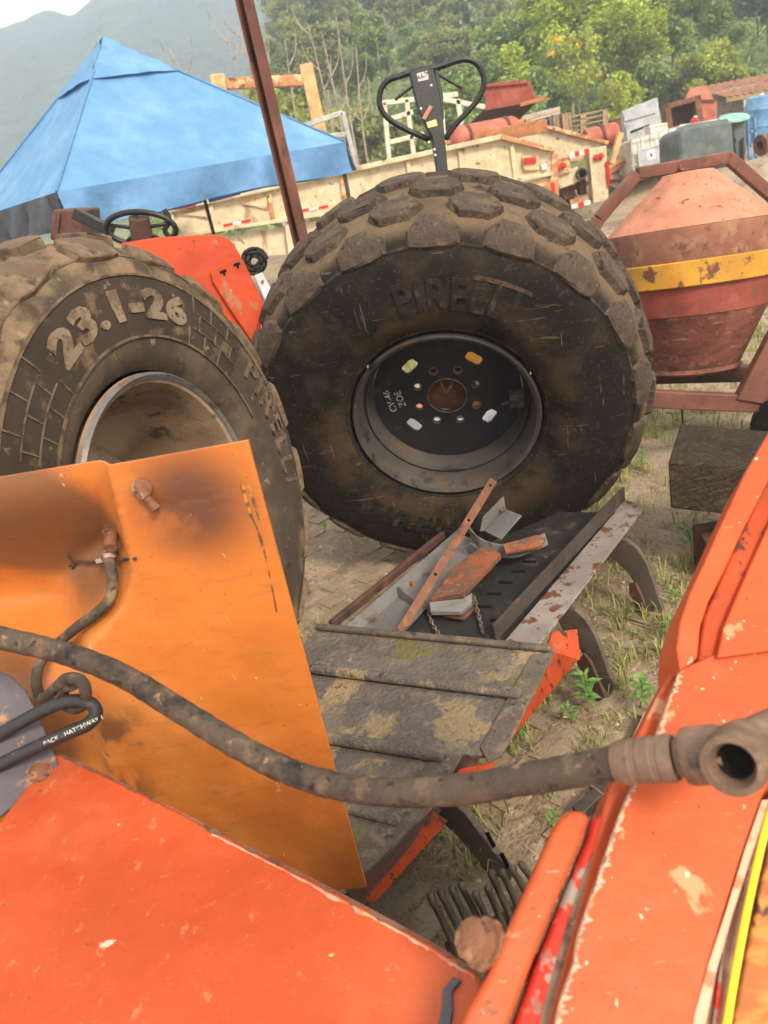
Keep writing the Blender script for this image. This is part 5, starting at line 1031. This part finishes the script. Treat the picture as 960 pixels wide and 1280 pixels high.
pbar('fascia', (908, 124), (1040, 99), 23.25, .05, .16, 'pallet_wood', sh); yslab('gable', [(942, 104), (1040, 86), (1040, 100), (942, 116)], 27, .1, 'block_grey', sh); pbar('shed_post', (930, 118), (934, 150), 23.3, .08, .08, 'rack_white', sh)
# --- IBC tote
tt = thing('ibc_tote', at(818, 190, 15.8), 'white caged plastic tote with a grey label plate, beside the grey plastic bin', 'tote'); IY = 15.8; IN = unit((.08, -1, .1)); IP = at(818, 190, IY)
slab('bottle', [(789, 174), (846, 158), (849, 205), (846, 214), (796, 226), (793, 216)], IP, IN, .9, 'tote_white', tt, .04)
for k in range(6): x = 788.5+k*11.7; pbar('cage_bar', (x, 174-k*3.1), (x+4, 222-k*2.9), IY-.08, .025, .025, 'tote_cage', tt)
for y in (0, 17, 33, 48): pbar('cage_bar', (788, 175+y), (849, 158+y), IY-.09, .025, .025, 'tote_cage', tt)
pl_ = slab('label_plate', [(797, 188), (833, 181), (835, 213), (800, 219)], IP, IN, .01, 'tote_plate', tt, 0, .10); slab('label', [(809, 189), (818, 187), (819, 198), (810, 200)], IP, IN, .004, 'white_sticker', pl_, 0, .106); slab('label_mark', [(812, 192), (815, 191.5), (816, 195), (813, 196)], IP, IN, .002, 'panel_black', pl_, 0, .109)
pg = thing('plastic_bin', at(885, 180, 15.6), 'large dark grey plastic bin with a handle recess, right of the white tote', 'bin'); GN = unit((.0, -1, .08)); GP = at(880, 180, 15.5)
slab('bin_body', [(849, 166), (856, 158), (905, 150), (916, 152), (920, 200), (912, 208), (850, 216)], GP, GN, .8, 'bin_grey', pg, .05, 3)
slab('bin_side', [(916, 152), (932, 147), (934, 188), (930, 200), (920, 203)], GP-GN*.35, GN, .5, 'bin_grey', pg, .03); slab('bin_rim', [(850, 163), (860, 155), (910, 148), (912, 153), (862, 160), (852, 168)], GP, GN, .7, 'bin_grey', pg, .02, .05)
rc_ = slab('handle_recess', [(868, 186), (870, 182), (884, 179), (886, 183), (888, 200), (868, 204)], GP, GN, .02, 'black_rubber', pg, .01, .012)
for x in (919, 929): slab('side_rib', [(x-2, 174), (x+1, 171), (x+2, 206), (x-1, 208)], GP-GN*.3, GN, .04, 'black_rubber', pg, .005, .02)
tl2 = thing('teal_lid', at(918, 148, 16), 'round teal plastic lid lying on the grey bin', 'lid'); lathe('lid', [(0, 0), (0, .26), (.03, .29), (.06, .27), (.08, .1), (.08, 0)], at(917, 150, 16), (0, -.25, 1), 'teal_lid', tl2, 24); lathe('lid_grip', [(0, .05), (.05, .04), (.05, 0), (0, 0)], at(917, 147, 16), (0, -.2, 1), 'teal_lid', tl2, 12)
bb = thing('blue_barrel', at(944, 165, 17), 'blue plastic barrel behind the blue frame at the right edge', 'barrel'); lathe('barrel_body', [(0, 0), (0, .26), (.06, .29), (.3, .30), (.32, .315), (.36, .30), (.6, .30), (.64, .315), (.68, .30), (.86, .28), (.9, .2), (.9, 0)], at(946, 180, 17.2), (.1, 0, 1), 'blue_barrel', bb, 24); lathe('barrel_cap', [(.9, .05), (.94, .05), (.94, 0), (.9, 0)], at(946, 180, 17.2), (.1, 0, 1), 'tote_white', bb, 12)
bf = thing('blue_rack', at(938, 175, 16.2), 'narrow upright blue steel frame beside the grey plastic bin', 'frame')
for a, b in (((935, 145), (937, 200)), ((943, 143), (945, 198)), ((935, 146), (943, 144)), ((936, 165), (944, 163)), ((937, 199), (945, 197)), ((936, 182), (944, 180))): pbar('frame_bar', a, b, 16.2, .05, .05, 'blue_barrel', bf)
rr_ = thing('red_bottle', at(868, 149, 17.5), 'small red container on the white sheet near the hopper', 'container'); lathe('bottle', [(0, 0), (0, .08), (.06, .085), (.09, .05), (.11, .035), (.11, 0)], at(868, 154, 17.5), (.2, 0, 1), 'lamp_red', rr_, 14); lathe('bottle_cap', [(.11, .036), (.14, .036), (.14, 0), (.11, 0)], at(868, 154, 17.5), (.2, 0, 1), 'tote_white', rr_, 10)
wsht = thing('white_sheet', at(880, 155, 17.4), 'pale white sheet laid over the top of the bins', 'sheet'); prism('sheet', [at(846, 160, 16.9), at(905, 149, 16.9), at(912, 147, 18.2), at(850, 156, 18.2)], (0, 0, -.03), 'tote_white', wsht, .004); bar('sheet_fold', at(846, 160, 16.88), at(905, 149, 16.88), .02, .06, 'tote_white', wsht)
fl2 = thing('pipe_flange', at(955, 180, 13), 'round dirty steel pipe flange at the right edge above the mixer frame', 'pipe'); lathe('flange', [(0, .07), (0, .16), (.04, .16), (.04, .10), (.5, .10), (.5, .07)], at(950, 182, 13), (1, .2, .1), 'rust', fl2, 20, True); lathe('flange_collar', [(.18, .102), (.18, .13), (.24, .13), (.24, .102)], at(950, 182, 13), (1, .2, .1), 'tote_cage', fl2, 20, True)
# scrap mound with planks
mx, my = np.meshgrid(np.linspace(-1, 1, 40), np.linspace(-1, 1, 30)); rr2 = np.clip(1-mx**2-my**2, 0, 1)
for nm, c, sx, sy, hh_, lab in (('dirt_mound', at(785, 205, 17.2), 1.7, 1.5, .9, 'mound'), ('dirt_mound', at(950, 205, 14.5), 2.2, 1.6, .55, 'mound')):
    struct(nm, gridmesh(nm, c[0]+mx*sx, c[1]+my*sy, rr2*hh_+.12*fbm(mx*4, my*4, 4, 9)*np.sqrt(rr2)-.03), 'ground_dirt')
for k in range(34):
    px, py = random.uniform(758, 800), random.uniform(196, 240); Yk = random.uniform(16.0, 17.0); c = at(px, py, Yk); t_ = thing('scrap_piece', c, 'loose scrap plank or rusty offcut in the heap between trailer tail and white tote', 'scrap', 'scrap heap pieces')
    d = unit((random.uniform(-1, 1), random.uniform(-.4, .4), random.uniform(-.3, .5))); L = random.uniform(.25, .8)
    bar('plank', c-d*L/2, c+d*L/2, random.uniform(.05, .14), .03, random.choice(('pallet_wood', 'rust', 'scrap_metal', 'orange_rust', 'wood_yellow')), t_, up=(random.uniform(-.5, .5), -1, .6))
# --- cream gantry and rails behind the tent
gt = thing('cream_gantry', at(335, 160, 19), 'cream timber goalpost frame behind the blue canopy', 'frame')
for nm, a, b, w in (('post', (272, 93), (290, 205), .30), ('post', (382, 80), (408, 200), .28), ('cross_beam', (283, 105), (390, 100), .22)): pbar(nm, a, b, 19, w, w*.8, 'wood_yellow' if nm == 'post' else 'cream_rust', gt, .02, up=(0, 1, 0))
gr = thing('grey_railing', at(430, 170, 18), 'thin grey pipe railing behind the right corner of the canopy', 'railing')
for a, b in (((428, 140), (447, 212)), ((428, 141), (380, 157)), ((432, 168), (395, 172))): pbar('rail_pipe', a, b, 18, .10, .10, 'tote_cage', gr, .01)
# ================================================================== CEMENT MIXER
MXY = 3.9; D0, D1 = at(866, 462, MXY), at(860, 216, MXY+.12)
mx_ax = unit(D1-D0); mxr = thing('cement_mixer', (D0[0], MXY, 0), 'rusty red cement mixer with a yellow band around its drum, right of the upright tyre', 'cement mixer')
px2m = MXY/FPX*1.05
def axp(y): f = (462-y)/(462-216); return f*np.linalg.norm(D1-D0)
HL = np.linalg.norm(D1-D0)
lathe('drum_bowl', [(0, 0), (0, .228), (.012, .242), (.03, .230), (.31, .362), (.31, 0)], D0, mx_ax, 'mixer_worn', mxr, 40)
lathe('drum_belt', [(.312, 0), (.312, .366), (.40, .374), (.445, .376), (.445, 0)], D0, mx_ax, 'mixer_red', mxr, 40)
lathe('yellow_band', [(.446, .33), (.446, .390), (.452, .402), (.560, .406), (.566, .400), (.566, .33)], D0, mx_ax, 'mixer_yellow', mxr, 40)
lathe('drum_collar', [(.567, 0), (.567, .398), (.705, .412), (.715, .408), (.715, 0)], D0, mx_ax, 'mixer_band', mxr, 40)
lathe('drum_cone', [(.717, .0), (.717, .408), (HL-.03, .150), (HL, .12), (HL, 0)], D0, mx_ax, 'mixer_salmon', mxr, 40)
for a in np.linspace(0, 2*math.pi, 10, endpoint=False): pass
YF = MXY+.30
fr = [(735, 300), (748, 274), (796, 217), (910, 197), (966, 246), (1010, 300)]
for i in range(len(fr)-1): pbar('yoke_bar', fr[i], fr[i+1], YF, .06, .052, 'mixer_frame', mxr, .006, up=(0, 1, 0))
lathe('yoke_bolt', [(0, 0), (0, .018), (.014, .018), (.014, 0)], at(852, 209, YF-.03), (0, -1, .1), 'rusty_bolt', mxr, 6, smooth=False)
pbar('base_rail', (790, 470), (945, 466), MXY+.12, .07, .085, 'dark_rust', mxr, .006); pbar('base_rail', (790, 497), (1020, 507), MXY-.32, .06, .085, 'mixer_frame', mxr, .006)
slab('side_leg', [(921, 500), (960, 425), (1010, 330), (1040, 340), (1040, 508), (975, 509)], at(940, 490, MXY-.36), (0, -1, .05), .05, 'mixer_frame', mxr, .006)
wc = at(985, 545, MXY-.45); lathe('mixer_wheel', [(-.06, .1), (-.06, .17), (-.04, .2), (.04, .2), (.06, .17), (.06, .1)], wc, (1, .3, .05), 'black_rubber', mxr, 32); lathe('wheel_hub', [(-.04, 0), (-.04, .12), (.04, .12), (.04, 0)], wc, (1, .3, .05), 'mixer_frame', mxr, 24)
ptube('cable', [(852, 505), (853, 520), (856, 545)], MXY-.3, .005, 'black_rubber', mxr, 6)
# ================================================================== HILLS AND TREES
hx, hy = np.meshgrid(np.concatenate([-np.geomspace(160, 20, 20), np.linspace(-18, 80, 80)]), np.linspace(34, 150, 70))
struct('hillside', gridmesh('hillside', hx, hy, hill_h(hx, hy)-.05-2*np.clip((37-hy)/3, 0, 1)), 'hill_green')
mu, mv = np.meshgrid(np.linspace(-.78, .66, 240), np.linspace(0, 1, 90))          # azimuth (x/y) and depth
Ym = 270+mv*430; Xm = mu*Ym
ridge_px = [(-300, 110), (-120, 96), (0, 79), (30, 70), (75, 53), (100, 56), (125, 30), (170, 8), (205, 3), (240, -14), (320, -42), (420, -70), (600, -60), (900, -40), (1300, -60)]
rx, rz = [], []
for x, y in ridge_px: p = at(x, y, 1.0); rx.append(p[0]); rz.append((p[2]-EYE))
el = np.interp(mu, rx, rz); prof_ = np.sin(np.clip(mv/.85, 0, 1)*math.pi/2)**.9
Zm = el*700*.97*prof_*(1-.0*mv)+(16*fbm(Xm*.0125, Ym*.0125, 5, 31)+3.4*fbm(Xm*.09, Ym*.09, 3, 12))*np.clip(mv*3, 0, 1)*(.35+.65*np.clip((.85-mv)/.4, 0, 1))+1.65
struct('mountain', gridmesh('mountain', Xm, Ym, Zm-2), 'mount_green')
def leaves(clumps, per, size, seed, flat=.5):
    r = np.random.default_rng(seed); n = len(clumps)*per; C = np.repeat(np.array([c[:3] for c in clumps]), per, 0); R = np.repeat(np.array([c[3] for c in clumps]), per)
    d = r.normal(size=(n, 3)); d /= np.linalg.norm(d, axis=1)[:, None]; rad = R*r.random(n)**.45; P = C+d*rad[:, None]*np.array([1, 1, .75])
    ax = r.normal(size=(n, 3)); ax[:, 2] *= flat; ax[:, 2] -= .25; ax /= np.linalg.norm(ax, axis=1)[:, None]
    b = r.normal(size=(n, 3)); b -= ax*(b*ax).sum(1)[:, None]; b /= np.linalg.norm(b, axis=1)[:, None]
    s = size*(.6+.8*r.random(n))[:, None]; Q = np.stack([P-ax*s*.5, P+b*s*.26, P+ax*s*.5, P-b*s*.26], 1); return Q.reshape(-1, 3), n
def make_tree(seed, h, spread, base, nl, per, lsize, kind='broad'):
    r = random.Random(seed); parts, cl = [], []
    def limb(p, d, L, rad, lev):
        n = 5; pts = [p]; d = np.array(d)
        for i in range(n):
            d = unit(d+np.array([r.gauss(0, .14), r.gauss(0, .14), r.gauss(0.04, .08)])); pts.append(pts[-1]+d*L/n)
        parts.append(tubev(pts, np.linspace(rad, rad*.35, n+1), 5, caps=False))
        if lev < 2:
            for k in range(r.choice((3, 4)) if kind != 'euc' else 3):
                i = r.randint(2, n); a = r.uniform(0, 6.283); limb(pts[i], unit(d+.9*np.array([math.cos(a), math.sin(a), r.uniform(-.1, .6)])), L*r.uniform(.45, .65), rad*.45, lev+1)
        for i in ((n,) if lev < 1 else (n-2, n)): cl.append((*pts[i], spread*r.uniform(.12, .26)))
    tp = [np.array([0, 0, 0.])]
    for i in range(8): tp.append(tp[-1]+np.array([r.gauss(0, .03)*h/8, r.gauss(0, .03)*h/8, h*.8/8]))
    parts.append(tubev(tp, np.linspace(h*.016, h*.004, 9), 7, caps=False))
    for k in range(nl):
        f = base+(1-base)*(k+.5)/nl; i = min(int(f*8), 7); p = tp[i]*(1-(f*8-i))+tp[i+1]*(f*8-i); a = k*2.4+r.uniform(-.4, .4)
        L = spread*(1-.55*(f-base)/(1-base))*r.uniform(.75, 1.1); limb(p, unit((math.cos(a), math.sin(a), .35+.6*f)), L, h*.006, 0)
    V, F = join(parts); tm = mesh('trunk', V, F, True); Q, n = leaves(cl, per, lsize, seed+99); return tm, fastquads('crown', Q, n)
T_BROAD = [make_tree(s, 11, 4.0, .25, 11, 46, .34) for s in (1, 2, 3)]
T_EUC = [make_tree(s, 15, 2.7, .42, 9, 40, .34, 'euc') for s in (11, 12, 13)]
T_BUSH = [make_tree(s, 4, 2.0, .08, 9, 40, .26) for s in (21, 22)]
T_OPEN = [make_tree(s, 8, 2.9, .30, 9, 9, .30) for s in (31, 32)]
def plant(name, px, py, Y, proto, leaf, bark, label, group, hs=None, sx=1.0):
    top = at(px, py, Y); z0 = float(hill_h(np.array(top[0]), np.array(Y)))-.3 if Y > 36 else 0
    H0 = {id(T_BROAD): 11, id(T_EUC): 15, id(T_BUSH): 4, id(T_OPEN): 8}[id(proto)]; h = max(top[2]-z0, 1.5); k = h/H0*1.02
    root = thing(name, (top[0], Y, z0), label, 'tree' if proto is not T_BUSH else 'bush', group); tm, cm = random.choice(proto)
    root.scale = (k*sx, k*sx, k); root.rotation_euler = (0, 0, random.uniform(0, 6.28))
    for nm, me, mt in (('trunk', tm, bark), ('crown', cm, leaf)):
        o = bpy.data.objects.new(nm, me); COL.objects.link(o); o.parent = root
        if not me.materials: me.materials.append(MATS[mt])
        o.material_slots[0].link = 'OBJECT'; o.material_slots[0].material = MATS[mt]
    return root
G1 = 'broad trees in front of the wooded slope'; G2 = 'tall olive trees on the wooded slope'; G3 = 'bushes at the foot of the slope'
plant('broad_tree', 745, -60, 47, T_BROAD, 'leaf_bright', 'bark_pale', 'brightest yellow-green broad tree above the pallets', G1, sx=1.15)
plant('broad_tree', 690, -25, 50, T_BROAD, 'leaf_bright', 'bark_pale', 'bright green tree just left of the brightest one', G1)
plant('broad_tree', 705, -20, 44, T_BROAD, 'leaf_bright', 'bark_pale', 'bright green tree overlapping the brightest one on its left', G1, sx=1.1)
plant('broad_tree', 775, -20, 45, T_BROAD, 'leaf_bright', 'bark_pale', 'bright green tree overlapping the brightest one on its right', G1, sx=1.0)
plant('broad_tree', 862, -25, 46, T_BROAD, 'leaf_green', 'bark_pale', 'mid green tree above the red hopper top', G1, sx=1.1)
plant('broad_tree', 640, 30, 52, T_BUSH, 'leaf_green', 'bark_pale', 'mid green tree behind the tipped red bin', G1)
plant('broad_tree', 838, -50, 50, T_BROAD, 'leaf_green', 'bark_pale', 'soft mid green broad tree above the rusty hopper', G1, sx=1.1)
plant('broad_tree', 800, -40, 56, T_BROAD, 'leaf_olive', 'bark_pale', 'olive tree between the brightest tree and the mid green one', G1)
plant('dark_tree', 948, -30, 55, T_BROAD, 'leaf_dark', 'bark_dark', 'dark green tree at the right edge above the shed', G1, sx=1.1)
plant('dark_tree', 905, -40, 66, T_BROAD, 'leaf_dark', 'bark_dark', 'dark tree behind the soft mid green tree', G1, sx=1.1)
plant('dark_tree', 990, 0, 50, T_BROAD, 'leaf_dark', 'bark_dark', 'dark tree cut by the right edge of the view', G1)
plant('yellow_bush', 893, 62, 40, T_BUSH, 'leaf_yellow', 'bark_pale', 'yellowish bush above the red hopper top', G3)
plant('yellow_bush', 345, 118, 42, T_BUSH, 'leaf_yellow', 'bark_pale', 'yellow-green bush inside the cream goalpost frame', G3)
plant('open_tree', 716, 42, 38, T_OPEN, 'leaf_yellow', 'bark_pale', 'thin open tree with pale forked branches over the pallets', G1)
plant('open_tree', 590, 62, 40, T_OPEN, 'leaf_green', 'bark_pale', 'thin open tree right of the pallet jack handle', G1)
for px, py, Y, lf, lab in ((530, 120, 39, 'leaf_green', 'green bush behind the white rack'), (625, 80, 41, 'leaf_bright', 'bright bush above the tipped red bin'), (470, 150, 37, 'leaf_olive', 'olive bush left of the white rack'), (770, 105, 39, 'leaf_bright', 'bright bush right of the pallets'), (820, 85, 42, 'leaf_green', 'green bush above the grey cabinet'), (860, 95, 41, 'leaf_olive', 'olive bush behind the red hopper top'), (930, 90, 42, 'leaf_green', 'green bush behind the block wall'), (415, 165, 38, 'leaf_olive', 'olive bush behind the grey railing'), (665, 105, 38, 'leaf_green', 'green bush right of the tipped red bin'), (590, 112, 38, 'leaf_green', 'green bush behind the loop of the pallet jack handle')): plant('bush', px, py, Y, T_BUSH, lf, 'bark_pale', lab, G3)
nE = 0
for Yk, n, y0 in ((56, 12, 52), (62, 15, 28), (74, 17, 2), (88, 18, -22), (104, 18, -45)):
    for k in range(n):
        px = 345+max(0, Yk-62)*.2+(640-(Yk-62)*.0)*k/n+random.uniform(-14, 14); py = y0-22+random.uniform(-16, 20)+max(0, 420-px)*.45
        if px > 690 and Yk < 70: continue
        plant('slope_tree', px, py, Yk+random.uniform(-4, 4), T_EUC if random.random() < .68 else T_BROAD, (lf := random.choice(('leaf_olive', 'leaf_olive', 'leaf_green', 'leaf_dark'))), 'bark_pale', {'leaf_olive': 'tall olive tree', 'leaf_green': 'tall fresh green tree', 'leaf_dark': 'tall dark green tree'}[lf]+' of the wooded slope behind the yard', G2, sx=random.uniform(.9, 1.3))
# bare saplings left of the slope
for k, (x0, y0, x1, y1) in enumerate(((212, 62, 245, 112), (283, 38, 318, 150), (296, 32, 330, 150), (318, 60, 352, 170), (356, 50, 385, 190), (402, 40, 432, 190), (420, 20, 446, 180), (445, 60, 462, 190), (385, 30, 412, 170))):
    a, b = at(x1, y1, 29+k*.5), at(x0, y0, 29+k*.5); t_ = thing('bare_sapling', (a[0], a[1], 0), 'thin bare pale sapling among the stems behind the blue canopy', 'tree', 'bare saplings')
    d = unit(b-a); base = a-d*(a[2]/d[2]); mid = (base+b)/2+np.array([random.gauss(0, .1), 0, 0]); P = spline([base, mid, b], 6); tube('trunk', P, np.linspace(.06, .018, len(P)), 'bark_pale', t_, 6)
    for q in range(3):
        i = random.randint(6, len(P)-2); s = random.choice((-1, 1)); tube('branch', spline([P[i], P[i]+np.array([s*.35, .1, .45]), P[i]+np.array([s*.5, .1, 1.1])], 4), np.linspace(.03, .010, 9), 'bark_pale', t_, 5)
# undergrowth on the slope
r = np.random.default_rng(5); n = 1500; cu = []
while len(cu) < n:
    y = r.uniform(37, 105); x = r.uniform(-.22, .75)*y
    cu.append((x, y, float(hill_h(np.array(x), np.array(y)))+.3, r.uniform(.6, 1.5)))
Q, n = leaves(cu, 34, .42, 6); o = link('undergrowth', fastquads('undergrowth', Q, n), 'leaf_green'); o['kind'] = 'stuff'
# a few yellow blossoms in the open tree
r2_ = random.Random(4); fl_c = [(*at(716+r2_.uniform(-35, 40), 60+r2_.uniform(-18, 45), 37.5), .18) for _ in range(7)]
Q, n = leaves(fl_c, 9, .22, 8); o = link('blossom', fastquads('blossom', Q, n), 'flower'); o['kind'] = 'stuff'
# ================================================================== HAZE
hz = bpy.data.materials.new('haze'); hz.use_nodes = True; hn = hz.node_tree; hn.nodes.clear()
pv_ = hn.nodes.new('ShaderNodeVolumePrincipled'); pv_.inputs['Color'].default_value = (.76, .88, 1, 1); pv_.inputs['Density'].default_value = .0021; pv_.inputs['Anisotropy'].default_value = .2
ho = hn.nodes.new('ShaderNodeOutputMaterial'); hn.links.new(pv_.outputs[0], ho.inputs['Volume'])
V, F = boxv((-20, 340, 129), (580, 0, 0), (0, 440, 0), (0, 0, 132)); o = link('haze', fixn(mesh('haze', V, F)), hz); o['kind'] = 'stuff'
